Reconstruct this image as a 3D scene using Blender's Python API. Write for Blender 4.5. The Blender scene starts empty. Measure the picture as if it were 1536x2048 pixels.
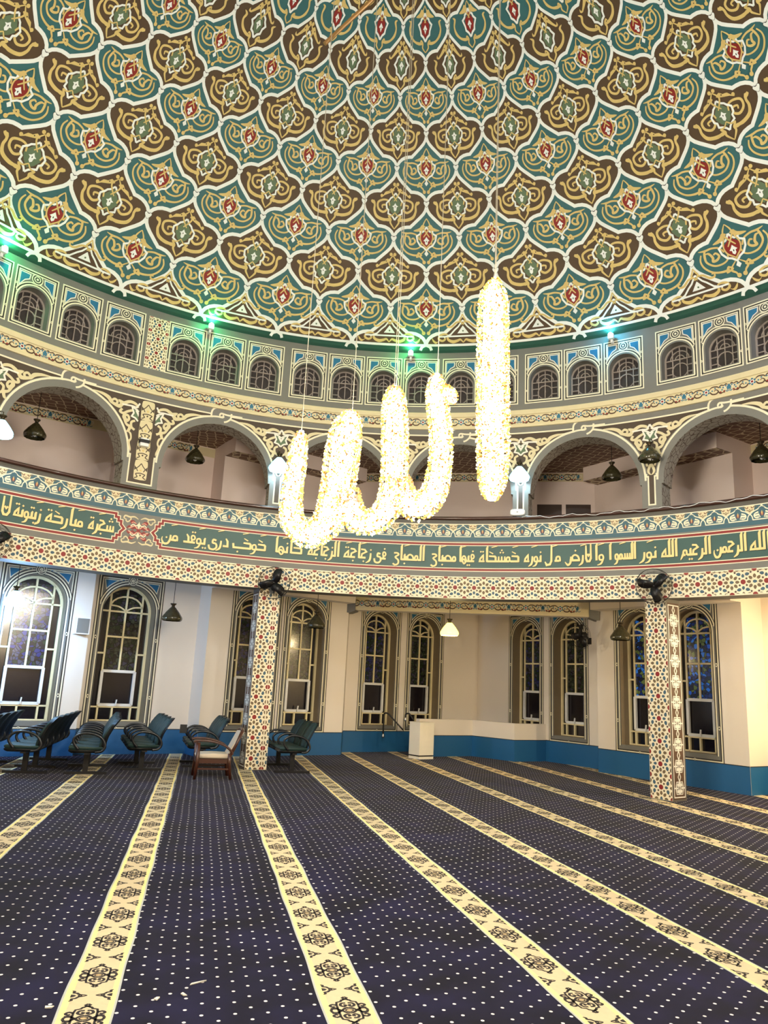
import bpy, bmesh, math, random
import numpy as np
from mathutils import Vector, Matrix
from mathutils.geometry import tessellate_polygon

random.seed(7); np.random.seed(7)
PI = math.pi
SC = bpy.context.scene
COL = SC.collection

# ------------------------------------------------------------------ camera
FPX, PITCH, ROLL, YAW, EYE = 1508.837, 0.22416, 0.04916, 0.21940, 1.60
cp, sp, cy_, sy_ = math.cos(PITCH), math.sin(PITCH), math.cos(YAW), math.sin(YAW)
_F = Vector((0.21221467, 0.95160253, 0.2223006))
_R = Vector((0.97247333, -0.2280477, 0.04785261))
_U = Vector((-0.0962318, -0.20602638, 0.97380315))
cam_d = bpy.data.cameras.new('camera')
cam = bpy.data.objects.new('camera', cam_d); COL.objects.link(cam)
cam.matrix_world = Matrix(((_R.x, _U.x, -_F.x, 0), (_R.y, _U.y, -_F.y, 0), (_R.z, _U.z, -_F.z, EYE), (0, 0, 0, 1)))
cam_d.sensor_fit = 'VERTICAL'; cam_d.sensor_height = 36; cam_d.lens = FPX / 2048 * 36
cam_d.clip_start = 0.05; cam_d.clip_end = 200
SC.camera = cam

# ------------------------------------------------------------------ world, view
w = bpy.data.worlds.new('night'); SC.world = w; w.use_nodes = True
w.node_tree.nodes['Background'].inputs[0].default_value = (0.02, 0.035, 0.09, 1)
w.node_tree.nodes['Background'].inputs[1].default_value = 0.3
vs = SC.view_settings
vs.view_transform = 'Standard'; vs.look = 'None'; vs.gamma = 1; vs.use_curve_mapping = False
vs.exposure = 1.15
SC.cycles.use_denoising = True
SC.cycles.max_bounces = 8; SC.cycles.diffuse_bounces = 5
SC.cycles.sample_clamp_indirect = 6
SC.cycles.caustics_reflective = False; SC.cycles.caustics_refractive = False

K_CHAND = 90.0        # radiance of the chandelier tubes
K_PEND = 0.5          # scale on the pendant lamps
K_FLOOD = 1.0         # scale on the cornice floodlights

def lamp(name, kind, loc, power, color, size=0.05, rot=None, parent=None, spot=None):
    d = bpy.data.lights.new(name, kind); d.energy = power; d.color = color
    if kind == 'AREA': d.size = size
    else: d.shadow_soft_size = size
    if spot: d.spot_size, d.spot_blend = spot
    o = bpy.data.objects.new(name, d); COL.objects.link(o); o.location = loc
    if rot: o.rotation_euler = rot
    if parent: o.parent = parent
    return o

# ------------------------------------------------------------------ hall frame
CX, CY, R0 = 1.32, 6.28, 7.861            # axis of the round hall, radius of its inner face
AX = math.radians(23.65)                  # azimuth of the mihrab axis
ET = np.array([math.cos(AX), -math.sin(AX)]); ER = np.array([math.sin(AX), math.cos(AX)])
def L(t, r): 
    p = np.array([CX, CY]) + ET * t + ER * r
    return np.array([p[0], p[1]])
def onring(az, r=R0, z=0.0):
    a = math.radians(az); return Vector((CX + r * math.sin(a), CY + r * math.cos(a), z))

# ------------------------------------------------------------------ materials
def lin(c):
    c = c / 255.0
    return c / 12.92 if c <= 0.04045 else ((c + 0.055) / 1.055) ** 2.4
def rgb(r, g, b): return (lin(r), lin(g), lin(b), 1.0)
MATS = {}
def mat(name, col, rough=0.6, metal=0.0, var=0.06, scale=6.0, emit=None, bump=0.0, coat=0.0, spec=0.5, trans=0.0, sample=True):
    m = bpy.data.materials.new(name); m.use_nodes = True
    nt = m.node_tree; b = nt.nodes['Principled BSDF']
    b.inputs['Roughness'].default_value = rough; b.inputs['Metallic'].default_value = metal
    b.inputs['Specular IOR Level'].default_value = spec; b.inputs['Coat Weight'].default_value = coat
    b.inputs['Transmission Weight'].default_value = trans
    if var > 0:
        tc = nt.nodes.new('ShaderNodeTexCoord'); n = nt.nodes.new('ShaderNodeTexNoise')
        n.inputs['Scale'].default_value = scale; n.inputs['Detail'].default_value = 3
        nt.links.new(tc.outputs['Object'], n.inputs['Vector'])
        mx = nt.nodes.new('ShaderNodeMix'); mx.data_type = 'RGBA'
        a = tuple(min(1, c * (1 + var)) for c in col[:3]) + (1,); d = tuple(c * (1 - var) for c in col[:3]) + (1,)
        mx.inputs[6].default_value = d; mx.inputs[7].default_value = a
        nt.links.new(n.outputs[0], mx.inputs[0]); nt.links.new(mx.outputs[2], b.inputs['Base Color'])
        if bump > 0:
            bp = nt.nodes.new('ShaderNodeBump'); bp.inputs['Strength'].default_value = bump; bp.inputs['Distance'].default_value = 0.01
            n2 = nt.nodes.new('ShaderNodeTexNoise'); n2.inputs['Scale'].default_value = scale * 8
            nt.links.new(tc.outputs['Object'], n2.inputs['Vector'])
            nt.links.new(n2.outputs[0], bp.inputs['Height']); nt.links.new(bp.outputs[0], b.inputs['Normal'])
    else: b.inputs['Base Color'].default_value = col
    if emit:
        b.inputs['Emission Color'].default_value = tuple(emit[0][:3]) + (1,); b.inputs['Emission Strength'].default_value = emit[1]
        if not sample: m.cycles.emission_sampling = 'NONE'
    MATS[name] = m
    return m
mat('white', rgb(232, 226, 214)); mat('pattern_cream', rgb(238, 226, 196)); mat('line_cream', rgb(232, 224, 196))
mat('dome_white', rgb(236, 240, 236), 0.5); mat('teal', rgb(44, 98, 102), 0.45, var=0.12); mat('brown', rgb(78, 58, 36), 0.5, var=0.12)
mat('gold', rgb(214, 188, 118), 0.45, var=0.14, scale=9); mat('red', rgb(134, 24, 18), 0.5); mat('ornament_green', rgb(92, 112, 84), 0.5)
mat('black_line', rgb(40, 34, 28)); mat('grey', rgb(116, 114, 108), 0.6); mat('dark_grey', rgb(90, 86, 80), 0.6); mat('spandrel_brown', rgb(70, 55, 42), 0.55)
mat('ledge_green', rgb(52, 108, 94)); mat('text_teal', rgb(52, 84, 80), 0.5, var=0.15, scale=2.5); mat('band_teal', rgb(56, 92, 104), 0.5)
mat('blue_patch', rgb(34, 108, 148), 0.5, var=0.15); mat('petal_blue', rgb(62, 90, 106)); mat('petal_olive', rgb(112, 92, 64)); mat('star_brown', rgb(64, 40, 28))
mat('frieze_cream', rgb(216, 202, 162)); mat('flower_blue', rgb(52, 112, 140)); mat('scroll_brown', rgb(78, 52, 34))
mat('rail_brown', rgb(64, 36, 28), 0.3, coat=0.3); mat('plaster', rgb(226, 216, 204), 0.7, var=0.03, scale=1.5, bump=0.05); mat('gallery_plaster', rgb(240, 222, 214), 0.7, var=0.04, scale=1.2)
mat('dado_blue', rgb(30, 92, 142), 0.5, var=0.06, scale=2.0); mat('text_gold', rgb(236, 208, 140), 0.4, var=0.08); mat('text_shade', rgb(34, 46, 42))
mat('frame_cream', rgb(226, 212, 168), 0.4, metal=0.0); mat('frame_gold', rgb(176, 138, 70), 0.35, metal=0.5); mat('frame_white', rgb(222, 222, 220), 0.4)
mat('dark_pane', rgb(22, 16, 22), 0.12, var=0.3, scale=30, spec=0.6); mat('lattice_grey', rgb(150, 140, 132), 0.5); mat('upper_pane', rgb(52, 46, 46), 0.3, var=0.4, scale=14)
mat('door_brown', rgb(58, 36, 24), 0.4, var=0.25, scale=4); mat('stripe_cream', rgb(204, 186, 152), 0.9, var=0.08, scale=25); mat('stripe_yellow', rgb(240, 218, 148), 0.9, var=0.08, scale=25)
mat('stripe_edge', rgb(176, 178, 176), 0.9); mat('motif_dark', rgb(30, 20, 22), 0.9); mat('motif_tan', rgb(198, 170, 124), 0.9)
mat('pink', rgb(232, 164, 140)); mat('chain_white', rgb(218, 218, 212)); mat('chain_brown', rgb(78, 54, 38))

# ------------------------------------------------------------------ naming
def tag(o, label=None, cat=None, group=None, kind=None):
    if label: o['label'] = label
    if cat: o['category'] = cat
    if group: o['group'] = group
    if kind: o['kind'] = kind
    return o
def empty(name, loc, rz=0.0):
    o = bpy.data.objects.new(name, None); COL.objects.link(o); o.location = loc; o.rotation_euler = (0, 0, rz)
    o.empty_display_size = 0.1
    return o
def copy_tree(o, parent=None, **props):
    c = o.copy(); COL.objects.link(c)
    if parent: c.parent = parent
    for k in o.children:
        copy_tree(k, c)
    for k, v in props.items(): c[k] = v
    return c

# ------------------------------------------------------------------ flat ornament: drawn once in (u, v), then laid on any surface
class Art:
    def __init__(s): s.v = []; s.f = []; s.m = []
    def poly(s, pts, m, h=0.0):
        if len(pts) < 3: return
        n = len(s.v); s.v += [(p[0], p[1], h) for p in pts]
        if len(pts) == 3: tris = [(0, 1, 2)]
        else: tris = tessellate_polygon([[Vector((p[0], p[1], 0)) for p in pts]])
        for t in tris: s.f.append(tuple(n + i for i in t)); s.m.append(m)
    def rect(s, u0, v0, u1, v1, m, h=0.0, nu=1, nv=1):
        for i in range(nu):
            for j in range(nv):
                a, b = u0 + (u1 - u0) * i / nu, u0 + (u1 - u0) * (i + 1) / nu
                c, d = v0 + (v1 - v0) * j / nv, v0 + (v1 - v0) * (j + 1) / nv
                n = len(s.v); s.v += [(a, c, h), (b, c, h), (b, d, h), (a, d, h)]; s.f.append((n, n + 1, n + 2, n + 3)); s.m.append(m)
    def disc(s, u, v, r, m, h=0.0, n=12, ru=None):
        k = len(s.v); ru = ru or r
        s.v += [(u + ru * math.cos(2 * PI * i / n), v + r * math.sin(2 * PI * i / n), h) for i in range(n)]
        s.f.append(tuple(range(k, k + n))); s.m.append(m)
    def stroke(s, pts, w, m, h=0.0, closed=False):
        P = np.array(pts, float); n = len(P)
        if n < 2: return
        W = np.full(n, w) if np.isscalar(w) else np.interp(np.linspace(0, 1, n), np.linspace(0, 1, len(w)), w)
        if closed: T0 = P - np.roll(P, 1, 0); T1 = np.roll(P, -1, 0) - P
        else:
            D = np.diff(P, axis=0); T0 = np.vstack([D[:1], D]); T1 = np.vstack([D, D[-1:]])
        T0 = T0 / (np.linalg.norm(T0, axis=1, keepdims=True) + 1e-9); T1 = T1 / (np.linalg.norm(T1, axis=1, keepdims=True) + 1e-9)
        N0 = np.stack([-T0[:, 1], T0[:, 0]], 1); N1 = np.stack([-T1[:, 1], T1[:, 0]], 1)
        B = N0 + N1; bl = np.linalg.norm(B, axis=1, keepdims=True); B = np.where(bl > 1e-3, B / np.maximum(bl, 1e-3), N0)
        c = np.maximum((B * N0).sum(1), 0.5); off = B * (W / 2 / c)[:, None]
        k = len(s.v)
        for a, b in zip(P + off, P - off): s.v += [(a[0], a[1], h), (b[0], b[1], h)]
        for i in range(n - 1 + (1 if closed else 0)):
            j = (i + 1) % n
            s.f.append((k + 2 * i, k + 2 * i + 1, k + 2 * j + 1, k + 2 * j)); s.m.append(m)
    def add(s, o, du=0, dv=0, su=1, sv=1, rot=0, dh=0):
        k = len(s.v); c, d = math.cos(rot), math.sin(rot)
        for u, v, h in o.v:
            u *= su; v *= sv
            s.v.append((du + u * c - v * d, dv + u * d + v * c, h + dh))
        s.f += [tuple(k + i for i in f) for f in o.f]; s.m += o.m
        return s
    def mirrored(s):
        o = Art(); o.add(s); o.add(s, su=-1); return o
def cr(pts, n=5, closed=False):
    """smooth curve through the points"""
    P = [np.array(p, float) for p in pts]; out = []
    N = len(P); rng = range(N if closed else N - 1)
    for i in rng:
        if closed: p0, p1, p2, p3 = P[i - 1], P[i], P[(i + 1) % N], P[(i + 2) % N]
        else: p0, p1, p2, p3 = P[max(i - 1, 0)], P[i], P[i + 1], P[min(i + 2, N - 1)]
        for k in range(n):
            t = k / n
            out.append(0.5 * (2 * p1 + (p2 - p0) * t + (2 * p0 - 5 * p1 + 4 * p2 - p3) * t * t + (3 * p1 - p0 - 3 * p2 + p3) * t ** 3))
    if not closed: out.append(P[-1])
    return [tuple(p) for p in out]
def arc(u, v, r, a0, a1, n=10, ru=None):
    ru = ru or r
    return [(u + ru * math.cos(math.radians(a0 + (a1 - a0) * i / n)), v + r * math.sin(math.radians(a0 + (a1 - a0) * i / n))) for i in range(n + 1)]
def spiral(u, v, r0, r1, a0, a1, n=16):
    return [(u + (r0 + (r1 - r0) * i / n) * math.cos(math.radians(a0 + (a1 - a0) * i / n)), v + (r0 + (r1 - r0) * i / n) * math.sin(math.radians(a0 + (a1 - a0) * i / n))) for i in range(n + 1)]

class Acc:
    """collects pieces into ONE mesh object"""
    def __init__(s): s.V = []; s.loops = []; s.cnt = []; s.mi = []; s.names = []; s.n = 0
    def slot(s, m):
        if m not in s.names: s.names.append(m)
        return s.names.index(m)
    def raw(s, V, F, m):
        V = np.asarray(V, float).reshape(-1, 3)
        s.V.append(V); s.loops.append(np.array([i for f in F for i in f], np.int64) + s.n); s.cnt.append(np.array([len(f) for f in F], np.int64))
        if isinstance(m, str): s.mi.append(np.full(len(F), s.slot(m), np.int64))
        else: s.mi.append(np.array([s.slot(x) for x in m], np.int64))
        s.n += len(V)
    def art(s, a, mapf):
        if not a.f: return
        if not hasattr(a, '_c') or a._c[0] != len(a.f):
            a._c = (len(a.f), np.array(a.v, float), np.array([i for f in a.f for i in f], np.int64), np.array([len(f) for f in a.f], np.int64), list(a.m))
        _, V, lo, ct, ms = a._c
        s.V.append(mapf(V)); s.loops.append(lo + s.n); s.cnt.append(ct)
        d = {m: s.slot(m) for m in set(ms)}
        s.mi.append(np.array([d[m] for m in ms], np.int64)); s.n += len(V)
    def build(s, name, parent=None, smooth=False, loc=None):
        V = np.vstack(s.V); lo = np.concatenate(s.loops); ct = np.concatenate(s.cnt); mi = np.concatenate(s.mi)
        if loc is not None: V = V - np.array(loc)
        me = bpy.data.meshes.new(name)
        me.vertices.add(len(V)); me.vertices.foreach_set('co', V.astype(np.float32).ravel())
        me.loops.add(len(lo)); me.loops.foreach_set('vertex_index', lo.astype(np.int32))
        me.polygons.add(len(ct)); me.polygons.foreach_set('loop_start', (np.cumsum(ct) - ct).astype(np.int32))
        me.polygons.foreach_set('loop_total', ct.astype(np.int32))
        me.polygons.foreach_set('material_index', mi.astype(np.int32))
        for n in s.names: me.materials.append(MATS[n])
        me.update(calc_edges=True); me.validate()
        if smooth: me.shade_smooth()
        else: me.shade_flat()
        o = bpy.data.objects.new(name, me); COL.objects.link(o)
        if loc is not None: o.location = loc
        if parent: o.parent = parent
        return o
    # solid shapes
    def box(s, lo, hi, m, rz=0.0, c=(0, 0, 0)):
        V = [(x, y, z) for z in (lo[2], hi[2]) for x, y in ((lo[0], lo[1]), (hi[0], lo[1]), (hi[0], hi[1]), (lo[0], hi[1]))]
        ca, sa = math.cos(rz), math.sin(rz)
        V = [(c[0] + x * ca - y * sa, c[1] + x * sa + y * ca, c[2] + z) for x, y, z in V]
        s.raw(V, [(3, 2, 1, 0), (4, 5, 6, 7), (0, 1, 5, 4), (1, 2, 6, 5), (2, 3, 7, 6), (3, 0, 4, 7)], m)
    def tube(s, path, r, m, n=8, cap=True, closed=False, flat=1.0):
        P = np.array(path, float); N = len(P); rr = np.full(N, r) if np.isscalar(r) else np.array(r, float)
        T = np.gradient(P, axis=0) if not closed else np.roll(P, -1, 0) - np.roll(P, 1, 0)
        T /= np.linalg.norm(T, axis=1, keepdims=True) + 1e-12
        up = np.array([0, 0, 1.0]) if abs(T[0][2]) < 0.9 else np.array([1.0, 0, 0])
        V = []; u = np.cross(T[0], up); u /= np.linalg.norm(u)
        for i in range(N):
            u = u - T[i] * (u @ T[i]); u /= np.linalg.norm(u) + 1e-12; v = np.cross(T[i], u)
            for k in range(n):
                a = 2 * PI * k / n; V.append(P[i] + rr[i] * (math.cos(a) * u + flat * math.sin(a) * v))
        F = []
        for i in range(N if closed else N - 1):
            j = (i + 1) % N
            for k in range(n): F.append((i * n + k, i * n + (k + 1) % n, j * n + (k + 1) % n, j * n + k))
        if cap and not closed: F += [tuple(range(n - 1, -1, -1)), tuple(range((N - 1) * n, N * n))]
        s.raw(V, F, m)
    def lathe(s, prof, m, n=20, c=(0, 0, 0), cap=False, wav=None):
        V = []; F = []
        for i, (r, z) in enumerate(prof):
            for k in range(n):
                a = 2 * PI * k / n; q = r * (1 + (wav[0] * math.cos(wav[1] * a) if wav and i in wav[2] else 0))
                V.append((c[0] + q * math.cos(a), c[1] + q * math.sin(a), c[2] + z))
        for i in range(len(prof) - 1):
            for k in range(n): F.append((i * n + k, i * n + (k + 1) % n, (i + 1) * n + (k + 1) % n, (i + 1) * n + k))
        if cap: F += [tuple(range(n - 1, -1, -1)), tuple(range((len(prof) - 1) * n, len(prof) * n))]
        s.raw(V, F, m)

def cylmap(az0, R=R0):
    def f(V):
        a = math.radians(az0) + V[:, 0] / R0; r = R - V[:, 2]
        return np.stack([CX + r * np.sin(a), CY + r * np.cos(a), V[:, 1]], 1)
    return f
def planemap(P, D, flip=False):
    """u along D from P, v = height, h towards the hall"""
    P = np.array(P[:2], float); D = np.array(D, float) / np.linalg.norm(D); N = np.array([D[1], -D[0]])
    if flip: N = -N
    def f(V):
        xy = P + V[:, :1] * D + V[:, 2:3] * N
        return np.stack([xy[:, 0], xy[:, 1], V[:, 1]], 1)
    return f
def floormap(x0, y0, z=0.0):
    return lambda V: np.stack([x0 + V[:, 0], y0 + V[:, 1], z + V[:, 2]], 1)
DZ0, DR0 = 8.249, 7.60
def dome_rz(s): return DR0 - 0.4475 * s, DZ0 + 0.56 * s - 0.0185 * s * s
def domemap(j, k, W=1.35, H=1.25):
    def f(V):
        az = np.radians(18.28 + 11.25 * (j + V[:, 0] / W)); s = k + 2 * V[:, 1] / H
        r, z = dome_rz(s); dr, dz = -0.4475, 0.56 - 0.037 * s; l = np.hypot(dr, dz)
        r = r - V[:, 2] * dz / l; z = z + V[:, 2] * dr / l
        return np.stack([CX + r * np.sin(az), CY + r * np.cos(az), z], 1)
    return f

def arch_wall(acc, mapf, u0, u1, z0, z1, ops, m, reveal=None, depth=0.3, step=0.14):
    """wall between u0..u1, z0..z1 with arched openings (uc, half, sill, spring, rise, jamb); the reveal goes outwards by depth"""
    def top(o, u):
        d = abs(u - o[0])
        if d <= o[1] + 1e-9: return o[3] + o[4] * math.sqrt(max(0, 1 - (d / o[1]) ** 2))
        return o[3] - 0.03
    xs = set(np.round(np.linspace(u0, u1, max(2, int((u1 - u0) / step) + 1)), 5))
    for o in ops:
        hw = max(o[1], o[5])
        for i in range(25): xs.add(round(o[0] + o[1] * math.sin(PI / 2 * (i / 12 - 1)), 5))
        xs.add(round(o[0] - hw, 5)); xs.add(round(o[0] + hw, 5))
    xs = sorted(x for x in xs if u0 - 1e-4 <= x <= u1 + 1e-4)
    A = Art()
    for a, b in zip(xs[:-1], xs[1:]):
        if b - a < 1e-5: continue
        mid = (a + b) / 2; hit = None
        for o in ops:
            if abs(mid - o[0]) < max(o[1], o[5]): hit = o
        if hit is None: 
            n = len(A.v); A.v += [(a, z0, 0), (b, z0, 0), (b, z1, 0), (a, z1, 0)]; A.f.append((n, n + 1, n + 2, n + 3)); A.m.append(m); continue
        o = hit; eps = 1e-6 * (1 if True else 0)
        ta, tb = top(o, a + (mid - a) * 1e-3), top(o, b + (mid - b) * 1e-3)
        if o[2] > z0 + 1e-4:
            n = len(A.v); A.v += [(a, z0, 0), (b, z0, 0), (b, o[2], 0), (a, o[2], 0)]; A.f.append((n, n + 1, n + 2, n + 3)); A.m.append(m)
        n = len(A.v); A.v += [(a, ta, 0), (b, tb, 0), (b, z1, 0), (a, z1, 0)]; A.f.append((n, n + 1, n + 2, n + 3)); A.m.append(m)
    for o in ops:
        hw = max(o[1], o[5]); out = [(o[0] - hw, o[2])]
        if hw > o[1] + 1e-4: out += [(o[0] - hw, o[3] - 0.03), (o[0] - o[1], o[3] - 0.03)]
        out += [(o[0] - o[1] * math.cos(PI * i / 24), o[3] + o[4] * math.sin(PI * i / 24)) for i in range(25)]
        if hw > o[1] + 1e-4: out += [(o[0] + o[1], o[3] - 0.03), (o[0] + hw, o[3] - 0.03)]
        out += [(o[0] + hw, o[2])]
        if o[2] > z0 + 1e-4: out += [(o[0] - hw, o[2])]
        for (ua, va), (ub, vb) in zip(out[:-1], out[1:]):
            n = len(A.v); A.v += [(ua, va, 0), (ub, vb, 0), (ub, vb, -depth), (ua, va, -depth)]; A.f.append((n, n + 1, n + 2, n + 3)); A.m.append(reveal or m)
    acc.art(A, mapf)
def band(acc, az0, az1, z0, z1, m, R=R0, R2=None, n=None):
    n = n or max(2, int(abs(az1 - az0) / 1.5)); R2 = R if R2 is None else R2
    V = []; F = []
    for i in range(n + 1):
        a = math.radians(az0 + (az1 - az0) * i / n)
        V += [(CX + R * math.sin(a), CY + R * math.cos(a), z0), (CX + R2 * math.sin(a), CY + R2 * math.cos(a), z1)]
    for i in range(n): F.append((2 * i, 2 * i + 2, 2 * i + 3, 2 * i + 1))
    acc.raw(V, F, m)
# ================================================================== THE SETTING
PLAN_LOW = [(-10.3, 4.2), (-7.12, 7.34), (-7.26, 7.48), (-5.67, 9.1), (-5.2, 8.6), (-2.82, 11.1), (-2.95, 11.75), (0, 14.7), (2.95, 11.75),
            (2.82, 11.15), (5.2, 8.7), (5.68, 9.18), (10.3, 4.4), (10.3, -4.3), (4.3, -10.3), (-4.3, -10.3), (-10.3, -4.3)]
PLAN_UP = [(-10.3, 4.2), (-7.12, 7.34), (-7.26, 7.48), (-5.67, 9.1), (-5.2, 8.6), (-2.82, 11.15), (2.82, 11.15),
           (5.2, 8.7), (5.68, 9.18), (10.3, 4.4), (10.3, -4.3), (4.3, -10.3), (-4.3, -10.3), (-10.3, -4.3)]
Z_SOFFIT, Z_BAND, Z_PAR, Z_ARC, Z_COR = 3.23, 3.64, 4.73, 6.50, 8.20
Z_AISLE, Z_GALL = 3.62, 6.62
AZ0, AZ1 = -78.0, 118.0            # the stretch of the ring that gets its full ornament

# ---- floor: navy carpet with woven dots
def carpet_material():
    m = bpy.data.materials.new('navy_carpet'); m.use_nodes = True; nt = m.node_tree; b = nt.nodes['Principled BSDF']
    N = nt.nodes.new; Lk = nt.links.new
    tc = N('ShaderNodeTexCoord'); sx = N('ShaderNodeSeparateXYZ'); Lk(tc.outputs['Object'], sx.inputs[0])
    def M(op, a, c=None):
        n = N('ShaderNodeMath'); n.operation = op
        for i, x in enumerate((a, c)):
            if x is None: continue
            if isinstance(x, (int, float)): n.inputs[i].default_value = x
            else: Lk(x, n.inputs[i])
        return n.outputs[0]
    wob = N('ShaderNodeTexNoise'); wob.inputs['Scale'].default_value = 1.2; Lk(tc.outputs['Object'], wob.inputs['Vector'])
    wx = M('MULTIPLY', M('SUBTRACT', wob.outputs[0], 0.5), 0.03)
    ds = []
    for ox, oy in ((0.15, 4.17), (0.07, 4.2385)):
        fx = M('MULTIPLY', M('SUBTRACT', M('FRACT', M('ADD', M('DIVIDE', M('SUBTRACT', M('ADD', sx.outputs[0], wx), ox), 0.16), 100.5)), 0.5), 0.16)
        fy = M('MULTIPLY', M('SUBTRACT', M('FRACT', M('ADD', M('DIVIDE', M('SUBTRACT', M('ADD', sx.outputs[1], wx), oy), 0.137), 100.5)), 0.5), 0.137)
        ds.append(M('SQRT', M('ADD', M('MULTIPLY', fx, fx), M('MULTIPLY', M('MULTIPLY', fy, 0.9), fy))))
    d = M('LESS_THAN', M('MINIMUM', ds[0], ds[1]), 0.0095)
    n1 = N('ShaderNodeTexNoise'); n1.inputs['Scale'].default_value = 2.2; n1.inputs['Detail'].default_value = 6; Lk(tc.outputs['Object'], n1.inputs['Vector'])
    r = N('ShaderNodeValToRGB'); r.color_ramp.elements[0].position = 0.36; r.color_ramp.elements[1].position = 0.7
    r.color_ramp.elements[0].color = rgb(7, 6, 25); r.color_ramp.elements[1].color = rgb(21, 19, 56); Lk(n1.outputs[0], r.inputs[0])
    mx = N('ShaderNodeMix'); mx.data_type = 'RGBA'; Lk(d, mx.inputs[0]); Lk(r.outputs[0], mx.inputs[6]); mx.inputs[7].default_value = rgb(228, 222, 222)
    Lk(mx.outputs[2], b.inputs['Base Color']); b.inputs['Roughness'].default_value = 0.95; b.inputs['Specular IOR Level'].default_value = 0.1
    b.inputs['Sheen Weight'].default_value = 0.05
    n2 = N('ShaderNodeTexNoise'); n2.inputs['Scale'].default_value = 400; Lk(tc.outputs['Object'], n2.inputs['Vector'])
    n3 = N('ShaderNodeTexNoise'); n3.inputs['Scale'].default_value = 3; Lk(tc.outputs['Object'], n3.inputs['Vector'])
    bp = N('ShaderNodeBump'); bp.inputs['Strength'].default_value = 0.25; bp.inputs['Distance'].default_value = 0.01
    Lk(M('ADD', M('MULTIPLY', n2.outputs[0], 0.3), n3.outputs[0]), bp.inputs['Height']); Lk(bp.outputs[0], b.inputs['Normal'])
    MATS['navy_carpet'] = m
carpet_material()
LOWXY = [L(t, r) for t, r in PLAN_LOW]
acc = Acc(); acc.raw([(p[0], p[1], 0) for p in LOWXY], tessellate_polygon([[Vector((p[0], p[1], 0)) for p in LOWXY]]), 'navy_carpet')
floor = tag(acc.build('floor'), 'navy blue carpet with small white dots and patterned cream stripes', kind='structure')

def inside(x, y):
    c = False; n = len(LOWXY)
    for i in range(n):
        a, b = LOWXY[i], LOWXY[i - 1]
        if (a[1] > y) != (b[1] > y) and x < (b[0] - a[0]) * (y - a[1]) / (b[1] - a[1]) + a[0]: c = not c
    return c
class Scroll(Art):
    def stroke(s, pts, w, m, h=0.0, closed=False):
        k = 1.5
        Art.stroke(s, pts, np.array(w) * k if not np.isscalar(w) else w * k, m, h, closed)
# woven motif of the stripes (long axis across the stripe is u, pitch along v)
med = Art(); W8 = 0.010
for su in (1, -1):
    for sv in (1, -1):
        h = Scroll()
        h.stroke([(0, .135), (.02, .125), (.028, .108), (.05, .1), (.055, .07), (.055, .0)], [.006, .009, .009, .008, .008, .008], 'motif_dark', .0016)
        h.stroke([(.0, .165), (.012, .152), (.004, .14), (.018, .122)], .009, 'motif_dark', .0016)
        h.stroke(cr([(.006, .088), (.028, .085), (.036, .06), (.02, .045), (.008, .06), (.02, .068)], 3), W8, 'motif_dark', .0016)
        h.stroke(cr([(.055, .062), (.075, .075), (.09, .06), (.078, .045), (.066, .05)], 3), W8, 'motif_dark', .0016)
        h.stroke(cr([(.04, .0), (.06, .02), (.085, .02), (.094, .0)], 3), W8, 'motif_dark', .0016)
        h.stroke(cr([(.055, .03), (.075, .034), (.092, .028)], 2), .006, 'motif_dark', .0016)
        h.stroke(cr([(0, .032), (.018, .026), (.038, .0)], 3), W8, 'motif_dark', .0016)
        h.stroke(cr([(0, .017), (.012, .012), (.02, 0)], 3), .006, 'motif_dark', .0016)
        # corner tulips, half a pitch away
        h.poly([(.1, .25), (.1, .27), (.072, .27), (.082, .258)], 'motif_dark', .0016)
        h.stroke(cr([(.1, .205), (.088, .215), (.09, .232), (.072, .238), (.06, .255), (.035, .262), (.02, .27)], 3), [.005, .01, .009, .01, .009, .007, .003], 'motif_dark', .0016)
        h.stroke(cr([(.064, .27), (.058, .264), (.044, .266)], 2), .006, 'motif_dark', .0016)
        h.stroke(cr([(.03, .24), (.05, .205), (.085, .195)], 3), .012, 'motif_tan', .0012)
        h.stroke(cr([(.0, .245), (.02, .22), (.012, .195)], 3), .012, 'motif_tan', .0012)
        med.add(h, su=su, sv=sv)
med.disc(0, 0, .011, 'motif_tan', .0018, 10, .016)
for i in range(-3, 11):
    x0 = -1.793 + 1.267 * i; xm = x0 + .1335
    y = -3.0
    while not inside(xm, y) and y < 10: y += .05
    y0 = y
    while inside(xm, y) or inside(xm + .12, y) or inside(xm - .12, y): y += .02
    y1 = y - .02
    if y1 - y0 < .5: continue
    acc = Acc(); A = Art(); rs = random.Random(i); n = 240
    wob = lambda t, k: .006 * math.sin(t * 5 + i + k) * math.sin(t * 1.7 + k)
    for j in range(n):
        a, b = y0 + (y1 - y0) * j / n, y0 + (y1 - y0) * (j + 1) / n
        for u0, u1, m, h in ((-.1335, .1335, 'stripe_edge', .0008), (-.122, .122, 'stripe_yellow', .0011), (-.094, .094, 'stripe_cream', .0014)):
            e = 1 if m != 'stripe_cream' else 0
            k = len(A.v); A.v += [(u0 + e * wob(a, 0), a, h), (u1 + e * wob(a, 2), a, h), (u1 + e * wob(b, 2), b, h), (u0 + e * wob(b, 0), b, h)]
            A.f.append((k, k + 1, k + 2, k + 3)); A.m.append(m)
    acc.art(A, floormap(xm, 0))
    yy = 4.15 - .54 * 14 + (.04 if i == 1 else 0)
    while yy < y1 - .3:
        if yy > y0 + .3: acc.art(med, floormap(xm, yy))
        yy += .54
    st = acc.build('carpet_stripe', floor)

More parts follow.
